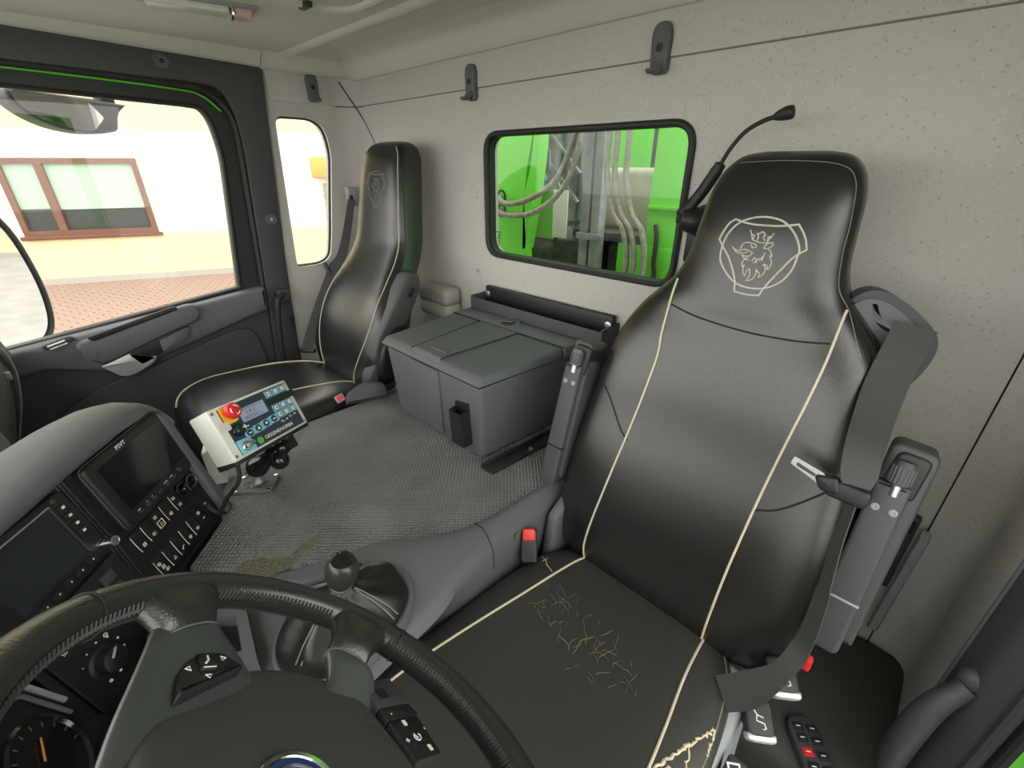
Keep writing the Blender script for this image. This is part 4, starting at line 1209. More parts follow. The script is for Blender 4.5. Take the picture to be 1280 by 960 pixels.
obj('lid_centre', G().hexa([(-.168, -.462, zl + .016), (-.040, -.462, zl + .016), (-.015, -.184, zl + .02), (-.185, -.184, zl + .02), (-.166, -.450, zl + .0300), (-.042, -.450, zl + .0300), (-.018, -.184, zl + .0375), (-.182, -.184, zl + .0375)], .003, 2), 'boxp', lid)
rl = obj('rear_lid', G().hexa([(-.332, -.180, zl + .004), (.162, -.180, zl + .004), (.168, -.088, zl + .004), (-.338, -.088, zl + .004), (-.326, -.180, zl + .036), (.155, -.180, zl + .036), (.160, -.092, zl + .034), (-.332, -.092, zl + .034)], .007, 3), 'boxp', sx)
for (xa, xb_) in ((-.168, -.184), (-.040, -.016)):
    obj('lid_groove_shade', G().tube([(xa, -.455, zl + .0268), (xa * .98, -.44, zl + .0300), (xb_, -.186, zl + .0365)], .0016, 6), 'seam', lid)  # dark tubes drawn as the shadow lines along the lid grooves
obj('lid_groove_shade', G().tube([(-.322, -.1815, zl + .0345), (.154, -.1815, zl + .0352)], .0022, 6), 'seam', lid)
lr = obj('latch_recess', G().lathe([(.040, -.001), (.040, .0010), (.036, .0022), (.031, .0010), (.030, .0006), (0, .0006)], (-.105, -.134, zl + .0358), 28), 'boxp', rl)
obj('recess_shade_disc', G().lathe([(.024, .0), (.023, .0012), (0, .0012)], (-.105, -.134, zl + .0360), 24), 'black', lr)  # dark disc laid on the lid in place of the recess's shaded depth
obj('latch', G().box((-.105, -.134, zl + .0395), (.034, .009, .008), .003, frame=Matrix.Translation((-.105, -.134, 0)) @ Matrix.Rotation(.5, 4, 'Z') @ Matrix.Translation((.105, .134, 0))), 'gloss', lr)
obj('embossed_badge', G().prism(rp([(-.125, -.425, .002), (-.055, -.425, .002), (-.058, -.405, .002), (-.122, -.405, .002)]), zl + .028, zl + .0335, bev=.001), 'boxp', lid)
FCL = fr((.045, -.4555, .75), (1, 0, .0), (0, -.06, 1))
FCV = FCL @ Matrix(((1, 0, 0, 0), (0, 0, 1, 0), (0, -1, 0, 0), (0, 0, 0, 1)))   # local (a, -n, b)
ck = obj('clip_pocket', G(FCV).prism([(-.026, .0), (.026, .0), (.024, -.030), (-.022, -.030)], -.075, .028, [[(-.022, -.004), (.022, -.004), (.020, -.027), (-.018, -.027)]]), 'black', sx)
obj('clip_back', G(FCL).prism(rp([(-.026, .02, 0), (.026, .02, 0), (.026, .050, .003), (-.026, .042, .003)]), -.001, .004), 'black', ck)
obj('pocket_floor', G(FCV).prism([(-.023, -.003), (.023, -.003), (.021, -.028), (-.019, -.028)], -.074, -.05), 'seam', ck)
rlb = thing('slide_rail', (.16, -.36, .637), 'black slide rail beside the foot of the storage box', 'rail')
obj('channel', G().hexa([(.128, -.475, .637), (.172, -.475, .637), (.192, -.20, .637), (.148, -.20, .637), (.128, -.475, .646), (.172, -.475, .646), (.192, -.20, .646), (.148, -.20, .646)], .002), 'rubber', rlb)
obj('ridge', G().hexa([(.134, -.478, .645), (.142, -.478, .645), (.162, -.20, .645), (.154, -.20, .645), (.134, -.478, .658), (.142, -.478, .658), (.162, -.20, .658), (.154, -.20, .658)], .002), 'black', rlb)
obj('bolt', G().lathe([(.006, 0), (.006, .006), (.003, .008), (0, .008)], (.172, -.33, .645), 12), 'steel', rlb)

# wall tray with locking bar
wt = thing('wall_tray', (-.06, -.045, .84), 'long open dark tray fixed to the rear wall above the storage box', 'tray')
g = G()
g.b2(-.335, .215, -.092, -.086, .845, .932, .002)
g.b2(-.335, -.328, -.090, -.001, .845, .938, .002)
g.b2(.208, .215, -.090, -.001, .845, .938, .002)
g.b2(-.335, .215, -.090, -.001, .842, .850, .001)
obj('trough', g, 'tray', wt)
obj('back_plate', G().b2(-.335, .215, -.006, -.001, .845, .940, .002), 'tray', wt)
obj('divider', G().b2(.02, .024, -.088, -.004, .85, .915, .001), 'tray', wt)
lb = thing('locking_bar', (-.06, -.02, .90), 'flat black bar screwed to the wall inside the long tray', 'bar')
obj('bar', G().b2(-.325, .205, -.028, -.008, .905, .962, .004), 'black', lb)
for x in (-.312, .192):
    obj('bolt', G(FB).lathe([(.011, 0), (.011, .004), (.006, .006), (0, .005)], (x, .934, .027), 18), 'steel', lb)
wb = thing('wall_cushion', (-.58, -.04, .80), 'pale grey padded block on the rear wall beside the passenger seat', 'cushion')
obj('pad', G().b2(-.68, -.485, -.085, -.003, .855, .925, .022, 4), 'padc', wb)
obj('lower_pad', G().b2(-.68, -.49, -.075, -.003, .80, .86, .015, 3), 'wall', wb)

# ================================================================== microphone
mi_ = thing('microphone', (.41, -.06, 1.15), 'slim black gooseneck microphone on a bracket behind the driver headrest', 'microphone')
obj('wall_bracket', G().b2(.385, .47, -.05, -.001, 1.14, 1.24, .01), 'black', mi_)
obj('socket', G().tube(cat([(.43, -.03, 1.235), (.435, -.075, 1.238), (.428, -.10, 1.24), (.40, -.12, 1.245)], 4), [.038, .038, .037, .036, .035, .034, .033, .031, .029, .027, .025, .022, .018], 16), 'black', mi_)
a_ = obj('arm', G().tube(cat([(.400, -.118, 1.238), (.398, -.112, 1.252), (.412, -.105, 1.272), (.430, -.10, 1.30), (.450, -.098, 1.338), (.456, -.098, 1.352)], 5), [.010] * 5 + [.014] * 6 + [.0125] * 10 + [.011] * 4 + [.006], 10, flat=.8), 'black', mi_)
obj('gooseneck', G().tube(cat([(.455, -.098, 1.348), (.470, -.099, 1.378), (.492, -.100, 1.405), (.520, -.10, 1.421), (.542, -.10, 1.427)], 8), .0042, 8), 'rubber', mi_)
obj('capsule', G().tube(cat([(.536, -.10, 1.4255), (.544, -.10, 1.428), (.556, -.10, 1.431), (.565, -.10, 1.432), (.568, -.10, 1.4325)], 4), [.005, .006, .007, .008, .009, .0095, .0105, .0112, .0115, .0115, .0115, .0113, .011, .0105, .009, .007, .003], 14), 'rubber', mi_)
lbx = thing('label_device', (.425, -.02, 1.08), 'small black wall unit with a pale label beside the rear window', 'device')
obj('case', G().b2(.39, .46, -.03, -.001, 1.075, 1.135, .006), 'black', lbx)
obj('label_plate', G(FB).prism(rrect(.402, .444, 1.094, 1.122, .003), .029, .0308), 'card', lbx)

# ================================================================== control box on a ball mount
rmnt = thing('ball_mount', (-.215, -.908, .637), 'dark metal ball mount bolted to the rubber mat below the control box', 'mount')
FR_ = fr((-.215, -.908, .637), (.06, .078, 0), (-.078, .06, 0))
pl = obj('base_plate', G(FR_).prism(rrect(-.046, .046, -.033, .033, .006), 0, .007, bev=.002), 'greyd', rmnt)
for (a, b) in ((-.038, -.028), (.038, -.028), (-.038, .028), (.038, .028)):
    obj('screw', G(FR_).lathe([(.0052, .006), (.0052, .009), (.003, .010), (0, .0095)], (a, b, 0), 14), 'chrome', pl)
for a in (-.022, .022):
    obj('plate_hole', G(FR_).prism(rrect(a - .008, a + .008, -.004, .010, .003), .0065, .0075), 'black', pl)
obj('lettering', G(FR_).text('RAM', .017, (0, -.017, .0074)), 'black', pl)
obj('neck', G(FR_).lathe([(.018, .006), (.014, .012), (.010, .020), (.010, .030)], (0, .012, 0), 20), 'greym', rmnt)
obj('ball', G(FR_).ball((0, .012, .042), .019), 'gloss', rmnt)
b0 = FR_ @ Vector((0, .012, .042))
b1 = Vector((-.172, -.842, .738))
ar = obj('clamp_arm', G().tube(cat([tuple(b0), tuple(b0.lerp(b1, .3)), tuple(b0.lerp(b1, .7)), tuple(b1)], 4), [.024, .026, .026, .024, .021, .019, .018, .019, .021, .022, .022, .019, .015], 16), 'gloss', rmnt)
obj('clamp_knob', G().ball(tuple(b0.lerp(b1, .55) + Vector((.040, .01, .006))), .022, (1, 1, 1), 18), 'gloss', rmnt)
obj('clamp_bolt', G().cyl(tuple(b0.lerp(b1, .55)), tuple(b0.lerp(b1, .55) + Vector((.045, .012, .006))), .006), 'steel', rmnt)
obj('ball', G().ball(tuple(b1), .019), 'gloss', rmnt)
obj('angle_bracket', G().hexa([(-.33, -.97, .640), (-.29, -.985, .640), (-.275, -.955, .640), (-.315, -.94, .640), (-.33, -.97, .735), (-.29, -.985, .735), (-.285, -.975, .735), (-.325, -.96, .735)], .002), 'whiteb', rmnt)

FC = fr((-.169, -.866, .833), (-.475, .871, -.127), (-.455, -.119, .882))
cb = thing('control_box', tuple(FC @ Vector((0, -.06, -.05))), 'pale control box with navy keypad face and red emergency stop knob', 'control box')
W_, H_ = .22, .119
obj('case', G(FC).hexa([(-.108, -.0575, -.062), (.108, -.0575, -.062), (.108, .0575, -.062), (-.108, .0575, -.062), (-.110, -.0595, 0), (.110, -.0595, 0), (.110, .0595, 0), (-.110, .0595, 0)], .004, 3), 'whiteb', cb)
obj('base_tray', G(FC).b2(-.108, .112, -.068, -.052, -.064, -.004, .003), 'rubber', cb)
g = G(FC)
for k in range(4):
    g.b2(-.01 + .022 * k, -.007 + .022 * k, -.0695, -.066, -.04, -.003)
obj('tray_clips', g, 'steel', cb)
obj('back_bracket', G(FC).b2(.066, .108, -.105, -.052, -.075, -.063, .003), 'rubber', cb)
def uv(u, v):
    return ((u - .5) * W_, (.5 - v) * H_)
fc = obj('face_plate', G(FC).prism(rrect(*[uv(.095, 0)[0], uv(.945, 0)[0]], uv(0, .955)[1], uv(0, .045)[1], .003), -.001, .0012), 'navy', cb)
for (u, v) in ((.04, .08), (.965, .06), (.965, .94), (.04, .92)):
    obj('corner_screw', G(FC).lathe([(.0036, 0), (.0036, .0012), (.002, .0014), (0, .0006)], (*uv(u, v), 0), 12), 'steel', cb)
# screen
a0, b0_ = uv(.285, .44)
a1, b1_ = uv(.60, .185)
sc_ = obj('lcd_screen', G(FC).prism([(a0, b0_), (a1, b0_), (a1, b1_), (a0, b1_)], .001, .0022), 'lcd', fc)
g = G(FC)
g.text('I X C', .012, ((a0 + a1) / 2 - .004, b0_ + .018, .0023), depth=.0002)
for k, w in enumerate((.05, .036, .044)):
    g.b2(a0 + .006, a0 + .006 + w, b0_ + .0035 + .0028 * k, b0_ + .0045 + .0028 * k, .0022, .0026)
g.b2(a0 + .006, a1 - .006, b1_ - .004, b1_ - .003, .0022, .0026)
obj('screen_text', g, 'lcd_t', sc_)
# emergency stop
yl_ = obj('stop_patch', G(FC).prism(rp([(*uv(.105, .36), .004), (*uv(.265, .36), .012), (*uv(.265, .04), .012), (*uv(.105, .04), .002)]), .0008, .0018), 'yellow', fc)
es = obj('emergency_stop', G(FC).lathe([(.010, .001), (.010, .010), (.0155, .012), (.0175, .016), (.0175, .021), (.0155, .0255), (.009, .028), (0, .0285)], (*uv(.178, .165), 0), 30), 'red', cb)
g = G(FC)
for q0 in (.4, 2.5, 4.6):
    cx_, cy_ = uv(.178, .165)
    g.tube([(cx_ + .010 * math.cos(q0 + t), cy_ + .010 * math.sin(q0 + t), .0278) for t in (0, .35, .7, 1.05)], .0012, 5)
obj('twist_arrows', g, 'white', es)
kn = obj('selector_knob', G(FC).lathe([(.0135, .001), (.0135, .006), (.0115, .008), (.0110, .016), (.009, .0175), (0, .0175)], (*uv(.178, .515), 0), 26), 'gloss', cb)
g = G(FC)
cx_, cy_ = uv(.215, .50)
g.b2(cx_ - .006, cx_ + .004, cy_ - .001, cy_ + .001, .0178, .0184)
g.b2(cx_ - .001, cx_ + .001, cy_ - .005, cy_ + .005, .0178, .0184)
g.b2(cx_ + .004, cx_ + .009, cy_ - .003, cy_ - .001, .0178, .0184)
obj('crane_symbol', g, 'white', kn)
cp = obj('key_patch', G(FC).prism(rp([(*uv(.10, .955), .002), (*uv(.275, .955), .004), (*uv(.275, .70), .022), (*uv(.10, .68), .004)]), .0008, .0018), 'cyan', fc)
ky = obj('key_switch', G(FC).lathe([(.0105, .001), (.0105, .006), (.0085, .0075), (.006, .0075), (0, .006)], (*uv(.17, .83), 0), 24), 'chrome', cb)
obj('key', G(FC).box((uv(.195, .82)[0], uv(.195, .82)[1], .014), (.018, .009, .012), .003), 'steel', ky)
obj('paper_tag', G(FC).prism(rp([(*uv(.03, .44), .002), (*uv(.14, .46), .002), (*uv(.14, .30), .002), (*uv(.03, .28), .002)]), .0012, .0022), 'card', cb)
# buttons
def key(u, v, sym):
    x, y = uv(u, v)
    pt = obj('key_patch', G(FC).prism(rrect(x - .0098, x + .0098, y - .0083, y + .0083, .0022), .0009, .0017), 'cyan', fc)
    obj('key_ring', G(FC).lathe([(.0074, .0016), (.0074, .0024), (.0062, .0028), (.0058, .0018), (0, .0018)], (x, y, 0), 20), 'navy', pt)
    obj('key_disc', G(FC).lathe([(.0056, .0016), (.0056, .0030), (.0045, .0034), (0, .0034)], (x, y, 0), 18), 'white', pt)
    g = G(FC)
    if sym % 3 == 0:
        g.b2(x - .003, x + .003, y - .0007, y + .0007, .0034, .0037)
        g.b2(x - .0007, x + .0007, y - .003, y + .003, .0034, .0037)
    elif sym % 3 == 1:
        g.tube([(x - .003, y - .002, .0035), (x, y + .002, .0035), (x + .003, y - .002, .0035)], .0005, 5)
    else:
        g.tube([(x + .0026 * math.cos(t), y + .0026 * math.sin(t), .0035) for t in (0, 1, 2, 3, 4, 5)], .0005, 5)
    obj('key_symbol', g, 'navy', pt)
n_ = 0
for v, us in ((.138, (.70, .80, .898)), (.440, (.705, .803, .90)), (.588, (.706, .802, .897))):
    for u in us:
        key(u, v, n_)
        n_ += 1
for i, (u, v) in enumerate(((.284, .65), (.393, .64), (.50, .625), (.612, .612))):
    x, y = uv(u, v)
    pt = obj('key_patch', G(FC).prism(rrect(x - .0122, x + .0122, y - .009, y + .009, .0085 if i == 0 else .001), .0009, .0017), 'cyan', fc)
    obj('key_disc', G(FC).lathe([(.0078, .0016), (.0078, .0028), (.0065, .0033), (0, .0033)], (x, y, 0), 20), 'navy', pt)
    g = G(FC)
    if i == 1:
        g.prism([(x - .004, y - .003), (x + .004, y - .003), (x, y + .004)], .0032, .0037)
    elif i == 2:
        g.prism([(x - .004, y + .003), (x + .004, y + .003), (x, y - .004)], .0032, .0037)
    else:
        g.b2(x - .004, x + .004, y - .0012, y + .0012, .0032, .0037)
    obj('key_symbol', g, 'white', pt)
x, y = uv(.80, .30)
obj('black_tape', G(FC).prism(rp([(x - .037, y - .008, .002), (x + .046, y - .008, .001), (x + .046, y + .008, .001), (x - .037, y + .008, .002)]), .0009, .0036), 'rubber', cb)
obj('tape_tail', G(FC).b2(x + .038, x + .046, y - .008, y + .008, -.02, .0036, .001), 'rubber', cb)
obj('maker_badge', G(FC).lathe([(.008, .001), (.008, .0018), (.006, .0022), (0, .0022)], (*uv(.345, .86), 0), 20), 'green_b', fc)
g = G(FC)
g.text('GEESINKNORBA', .0118, (*uv(.60, .862), .0014), depth=.0002)
obj('maker_lettering', g, 'white', fc)
g = G(FC)
for k, (u, v) in enumerate(((.70, .735), (.76, .73), (.82, .715), (.885, .705))):
    x, y = uv(u, v)
    if k in (0, 2):
        g.tube([(x - .005, y + .002, .0015), (x + .001, y + .002, .0015), (x + .001, y - .002, .0015), (x + .005, y - .001, .0015)], .0006, 5)
        g.tube([(x - .003, y - .002, .0015), (x - .003, y + .002, .0015)], .0006, 5)
    else:
        g.b2(x - .003, x + .003, y - .0015, y + .0015, .001, .0016)
obj('panel_symbols', g, 'white', fc)
obj('control_cable', G().tube(cat([tuple(FC @ Vector((-.085, -.062, -.03))), (-.115, -.955, .735), (-.135, -.985, .69), (-.150, -1.0, .655), (-.155, -.995, .645), (-.150, -1.01, .66), (-.165, -1.02, .68)], 6), .0045, 8), 'rubber', label='black cable running down from the control box to the dashboard', category='cable')
# ================================================================== dashboard
D0 = Vector((-.134, -1.105, .834))
FD = fr(D0, (-.73807, .67406, .0300), (-.13258, -.18849, .97308))
da = thing('dashboard', (-.05, -1.25, .40), 'wraparound dashboard with grey hood and black switch panel', 'dashboard')
# grey hood above the panel
rings = []
prof = [(.010, .073), (.020, .079), (.024, .090), (.018, .104), (-.002, .117), (-.03, .127), (-.075, .128), (-.12, .118), (-.17, .09), (-.20, .0), (-.20, -.30), (-.05, -.30), (-.05, .04), (.0, .070)]
for (a, db, dn, sh) in ((-.62, .004, .040, 1), (-.45, .004, .04, 1), (-.30, .004, .036, 1), (-.20, .004, .026, 1), (-.12, .003, .012, 1), (0, .0, .0, 1), (.05, -.004, -.002, .96), (.080, -.010, -.004, .92), (.098, -.018, -.004, .86), (.112, -.034, -.004, .76), (.120, -.054, -.004, .66)):
    ring = []
    for i, (n, b) in enumerate(prof):
        if i < 9:
            bb = .070 + (b - .070) * sh + db
            nn = n + dn * (1 if n > 0 else .4)
        else:
            bb, nn = b, n
        if a < .1 and i in (0, 1, 13):
            bb = max(bb, .0735)
        if a < -.25 and i > 8:
            bb = max(bb, .02)
        if a > .1 and i in (0, 13, 12):
            bb = min(bb, .070 + db)
        ring.append((a, bb, nn))
    rings.append(ring[::-1])
obj('hood', G(FD).loft(rings), 'trim', da, angle=50)
obj('side_rim', G(FD).prism(rp([(.099, .06, 0), (.112, .062, .01), (.122, .03, .02), (.124, -.19, .02), (.112, -.245, .02), (.06, -.262, 0), (.06, -.245, 0), (.099, -.215, .01)]), -.20, .014, bev=.006, seg=3), 'trim', da)
obj('lower_rim', G(FD).prism(rp([(-.06, -.248, .004), (.105, -.225, .02), (.118, -.235, .02), (.110, -.262, .02), (-.06, -.275, .004)]), -.10, .006, bev=.005, seg=3), 'trim_d', da)
pn = obj('switch_panel', G(FD).prism(rp([(-.312, .078, 0), (.104, .078, .01), (.104, -.235, .03), (-.06, -.262, .02), (-.12, -.32, 0), (-.312, -.32, 0)]), -.06, 0, bev=.003), 'black', da)
for (a0, a1, b0, b1) in ((-.118, .098, -.1265, -.1235), (-.104, .098, -.2125, -.2095)):
    obj('panel_groove', G(FD).b2(a0, a1, b0, b1, -.001, .0015, .0006), 'seam', pn)
for k in range(3):
    obj('panel_ridge', G(FD).tube([(-.110 - .006 * k, .075, .0), (-.112 - .006 * k, -.07, .0), (-.118 - .006 * k, -.16, .0), (-.112 - .006 * k, -.25, .0)], .0022, 6), 'black', pn)

# switches
def icon(g, a, b, kind, z):
    s = .0032
    if kind == 0:      # triangle
        g.tube([(a - s, b - s, z), (a + s, b - s, z), (a, b + s, z)], .0006, 5, closed=True)
    elif kind == 1:    # screen with lines
        g.tube([(a - s, b - s, z), (a + s, b - s, z), (a + s * .8, b + s, z), (a - s * .8, b + s, z)], .0006, 5, closed=True)
        for k in (-1, 1):
            g.tube([(a + k * s * .4, b - s, z), (a + k * s * .4, b + s, z)], .0004, 5)
    elif kind == 2:    # wheel
        g.tube([(a + s * math.cos(t), b + s * math.sin(t), z) for t in np.linspace(0, 5.6, 9)], .0006, 5, closed=True)
        g.ball((a, b, z), .0012, n=8)
    elif kind == 3:    # waves
        for k in (-1, 0, 1):
            g.tube([(a + k * s * .8 + .0006 * math.sin(t * 3), b + s * (t - 1), z) for t in np.linspace(0, 2, 6)], .0005, 5)
    elif kind == 4:    # lamp
        g.tube([(a - s * .2 + s * math.cos(t), b + s * math.sin(t), z) for t in np.linspace(1.6, 4.7, 7)], .0006, 5, closed=True)
        for k in (-1, 0, 1):
            g.tube([(a + s * .3, b + k * s * .7, z), (a + s * 1.3, b + k * s * .7, z)], .0004, 5)
    elif kind == 5:    # key
        g.tube([(a - s, b - s, z), (a, b, z), (a + s, b + s * .4, z)], .0007, 5)
        g.ball((a - s, b - s, z), .0013, n=8)
    else:
        g.b2(a - s, a + s, b - .0010, b + .0010, z - .0003, z + .0003)


def switch(a, b, w, h, icons, arc=True):
    t = obj('rocker_switch', G(FD).prism(rrect(a - w / 2, a + w / 2, b - h / 2, b + h / 2, .003), -.002, .0045, bev=.002), 'black', da)
    g = G(FD)
    for (da_, db_, k) in icons:
        icon(g, a + da_, b + db_, k, .005)
    if arc:
        g.tube([(a - w * .46, b + h * .40, .0046), (a - w * .48, b + h * .1, .0048), (a - w * .46, b - h * .25, .0048), (a - w * .40, b - h * .47, .0046)], .0006, 5)
    obj('switch_symbol', g, 'white', t)
    return t


for i, (a, ic) in enumerate(((-.083, [(.002, -.012, 1)]), (-.057, [(.003, -.013, 4)]), (-.004, [(.002, -.012, 2)]), (.024, [(-.003, .006, 3), (.002, -.014, 3)]))):
    switch(a, -.100, .0235, .042, ic)
hz = switch(-.031, -.100, .0235, .042, [(-.003, .008, 3)], arc=False)
g = G(FD)
g.tube([(-.038, -.117, .005), (-.024, -.117, .005), (-.024, -.103, .005), (-.038, -.103, .005)], .0009, 5, closed=True)
obj('hazard_frame', g, 'white', hz)
g = G(FD)
icon(g, -.031, -.110, 0, .0053)
obj('hazard_triangle', g, 'yellow', hz)
rk = thing  # keep the helper name short
kn = obj('rotary_switch', G(FD).lathe([(.016, -.001), (.016, .004), (.012, .006), (.011, .016), (.009, .018), (0, .018)], (.052, -.096, 0), 24), 'gloss', da)
obj('pointer', G(FD).box((.052, -.096, .018), (.003, .016, .003), .001), 'chrome', kn)
kn = obj('lighter_socket', G(FD).lathe([(.016, -.001), (.016, .005), (.013, .007), (.012, .003), (0, .002)], (.080, -.098, 0), 24), 'gloss', da)
obj('socket_ring', G(FD).tube([(.080 + .013 * math.cos(q), -.098 + .013 * math.sin(q), .006) for q in np.linspace(0, 2 * math.pi, 20, endpoint=False)], .0010, 6, closed=True), 'steel', kn)
for i, (a, ic) in enumerate(((-.082, [(-.004, .006, 2), (.0, -.004, 1), (.004, -.014, 4)]), (-.056, [(.003, -.012, 0)]), (-.030, [(.003, -.012, 5)]), (-.004, [(.003, -.012, 2)]), (.022, [(.003, -.013, 4)]), (.048, [(-.002, .008, 2), (.003, -.010, 6)]), (.076, [(-.002, .010, 6), (.004, -.010, 6)]))):
    switch(a, -.168, .0235, .046, ic, arc=i < 5)

# display
dm = thing('display_monitor', tuple(FD @ Vector((0, -.07, .01))), 'black framed monitor with dark blank screen standing on the switch panel', 'monitor')
bz = rp([(-.095, -.069, .014), (.095, -.071, .014), (.096, .070, .012), (-.095, .070, .014)])
obj('bezel', G(FD).prism(bz, .0, .020, bev=.007, seg=3), 'black', dm)
obj('bezel_edge', G(FD).tube([(p[0] * .992, p[1] * .99, .0125) for p in bz], .0022, 6, closed=True), 'trim_d', dm)
obj('screen', G(FD).prism(rrect(-.071, .087, -.040, .054, .002), .018, .0206), 'screen', dm)
obj('lettering', G(FD).text('PSVT', .0105, (-.010, .0612, .0202)), 'white', dm)
for k, a in enumerate((-.058, -.040, -.022, -.004, .018, .040, .060)):
    b_ = obj('menu_button', G(FD).prism(rrect(a - .005, a + .005, -.0575, -.0530, .0015), .018, .0212, bev=.0008), 'trim_d', dm)
g = G(FD)
for k, a in enumerate((-.060, -.038, -.024, .016, .034, .056)):
    w = (.006, .002, .002, .010, .008, .003)[k]
    g.b2(a - w / 2, a + w / 2, -.0500, -.0488, .0200, .0205)
obj('button_marks', g, 'white', dm)

# navigation radio
nr = thing('navigation_radio', tuple(FD @ Vector((-.21, -.06, .005))), 'black radio unit with dull blue grey screen beside the monitor', 'radio')
obj('housing', G(FD).prism(rp([(-.305, -.066, .008), (-.126, -.066, .01), (-.126, .064, .012), (-.305, .066, .008)]), -.001, .012, bev=.004, seg=3), 'black', nr)
obj('screen', G(FD).prism(rrect(-.275, -.162, -.040, .047, .003), .011, .0125), 'nav', nr)
obj('trim_bar', G(FD).b2(-.305, -.158, .053, .0555, .010, .0145, .001), 'trim_l', nr)
obj('trim_bar_upright', G(FD).b2(-.160, -.1575, -.040, .053, .010, .0138, .0008), 'trim_d', nr)
for k in range(4):
    b = .040 - .0165 * k
    bt = obj('side_button', G(FD).prism(rrect(-.153, -.136, b - .007, b + .007, .002), .010, .0145, bev=.0015), 'black', nr)
    g = G(FD)
    g.b2(-.147, -.142, b - .001, b + .003, .0144, .0149)
    obj('button_mark', g, 'white', bt)
obj('small_key', G(FD).lathe([(.004, .011), (.004, .0145), (.003, .0155), (0, .0155)], (-.149, .0575, 0), 14), 'trim_d', nr)
for k in range(6):
    a = -.272 + .0215 * k
    bt = obj('preset_button', G(FD).prism(rrect(a - .009, a + .009, -.060, -.047, .002), .010, .014, bev=.0012), 'black', nr)
    obj('button_mark', G(FD).b2(a - .001, a + .001, -.055, -.0525, .0138, .0144), 'white', bt)
kb = obj('volume_knob', G(FD).lathe([(.0095, .010), (.0095, .014), (.0082, .016), (.0082, .034), (.007, .036), (0, .036)], (-.138, -.047, 0), 24), 'chrome', nr)
obj('knob_face', G(FD).lathe([(.0078, .0355), (.0078, .0366), (.0068, .037), (.0060, .0362), (0, .0362)], (-.138, -.047, 0), 24), 'steel', kb)

# climate panel below the radio
cpn = thing('climate_panel', tuple(FD @ Vector((-.21, -.26, .0))), 'black heater panel with rotary fan knob behind the steering wheel rim', 'control panel')
obj('plate', G(FD).prism(rp([(-.300, -.245, .006), (-.128, -.245, .006), (-.128, -.074, .006), (-.300, -.074, .006)]), -.001, .008, bev=.003), 'black', cpn)
for (a, b) in ((-.165, -.098), (-.165, -.125), (-.195, -.105), (-.205, -.135), (-.235, -.095)):
    bt = obj('push_button', G(FD).prism(rrect(a - .012, a + .012, b - .009, b + .009, .003), .006, .012, bev=.002), 'trim_d', cpn)
for (a, b, k) in ((-.155, -.155, 3), (-.178, -.165, 5), (-.275, -.125, 3), (-.225, -.160, 2)):
    g = G(FD)
    icon(g, a, b, k, .0085)
    obj('printed_symbol', g, 'white', cpn)
kn = obj('fan_knob', G(FD).lathe([(.026, .006), (.026, .009), (.021, .012), (.019, .028), (.016, .030), (0, .030)], (-.250, -.188, 0), 32), 'black', cpn)
obj('knob_pointer', G(FD).box((-.242, -.180, .0305), (.016, .004, .003), .001, frame=FD @ Matrix.Translation((-.25, -.188, 0)) @ Matrix.Rotation(.6, 4, 'Z') @ Matrix.Translation((.25, .188, 0))), 'silver', kn)
g = G(FD)
for k in range(9):
    q = 2.4 - k * .55
    g.ball((-.250 + .034 * math.cos(q), -.188 + .034 * math.sin(q), .0085), .0012 + .0002 * k, n=8)
obj('dial_marks', g, 'white', cpn)

# instrument cluster behind the wheel
FI = fr((.40, -1.335, .72), (-1, .18, 0), (0, -.38, .92))
ic = thing('instrument_cluster', tuple(FI @ Vector((0, -.16, 0))), 'dark glossy instrument cluster with silver trim behind the steering wheel', 'instruments')
obj('cluster_housing', G(FI).prism(rp([(-.30, -.17, .03), (.256, -.17, .03), (.262, .075, .03), (-.30, .10, .05)]), -.10, .0, bev=.01, seg=3), 'black', ic)
obj('cluster_glass', G(FI).prism(rrect(-.27, .245, -.15, .052, .02), -.002, .004), 'gloss', ic)
obj('silver_trim', G(FI).tube([(.10, .060, .004), (.20, .062, .004), (.245, .058, .004), (.253, .03, .004), (.253, -.04, .004)], .0040, 8), 'trim_l', ic)
obj('silver_trim', G(FI).tube([(.226, .035, .006), (.236, .020, .006), (.236, -.05, .006)], .0030, 8), 'trim', ic)
for cx_ in (.165, -.05, -.20):
    ga = obj('gauge_dial', G(FI).lathe([(.060, .003), (.060, .007), (.056, .009), (.053, .005), (0, .0045)], (cx_, -.035, 0), 36), 'gloss', ic)
    obj('needle', G(FI).box((cx_ + .014, -.024, .0075), (.030, .0022, .0015), .0005, frame=FI @ Matrix.Translation((cx_, -.035, 0)) @ Matrix.Rotation(.4, 4, 'Z') @ Matrix.Translation((-cx_, .035, 0))), 'orange', ga)
    g = G(FI)
    for k in range(13):
        q = -.6 + k * .36
        g.tube([(cx_ + .044 * math.cos(q), -.035 + .044 * math.sin(q), .0058), (cx_ + .050 * math.cos(q), -.035 + .050 * math.sin(q), .0058)], .0008, 5)
    obj('dial_marks', g, 'trim', ga)
lower = obj('knee_panel', G().hexa([(.10, -1.50, .10), (.95, -1.50, .10), (.95, -1.36, .10), (.10, -1.36, .10), (.10, -1.50, .51), (.95, -1.50, .51), (.95, -1.34, .50), (.10, -1.34, .50)], .02, 3), 'black', da)
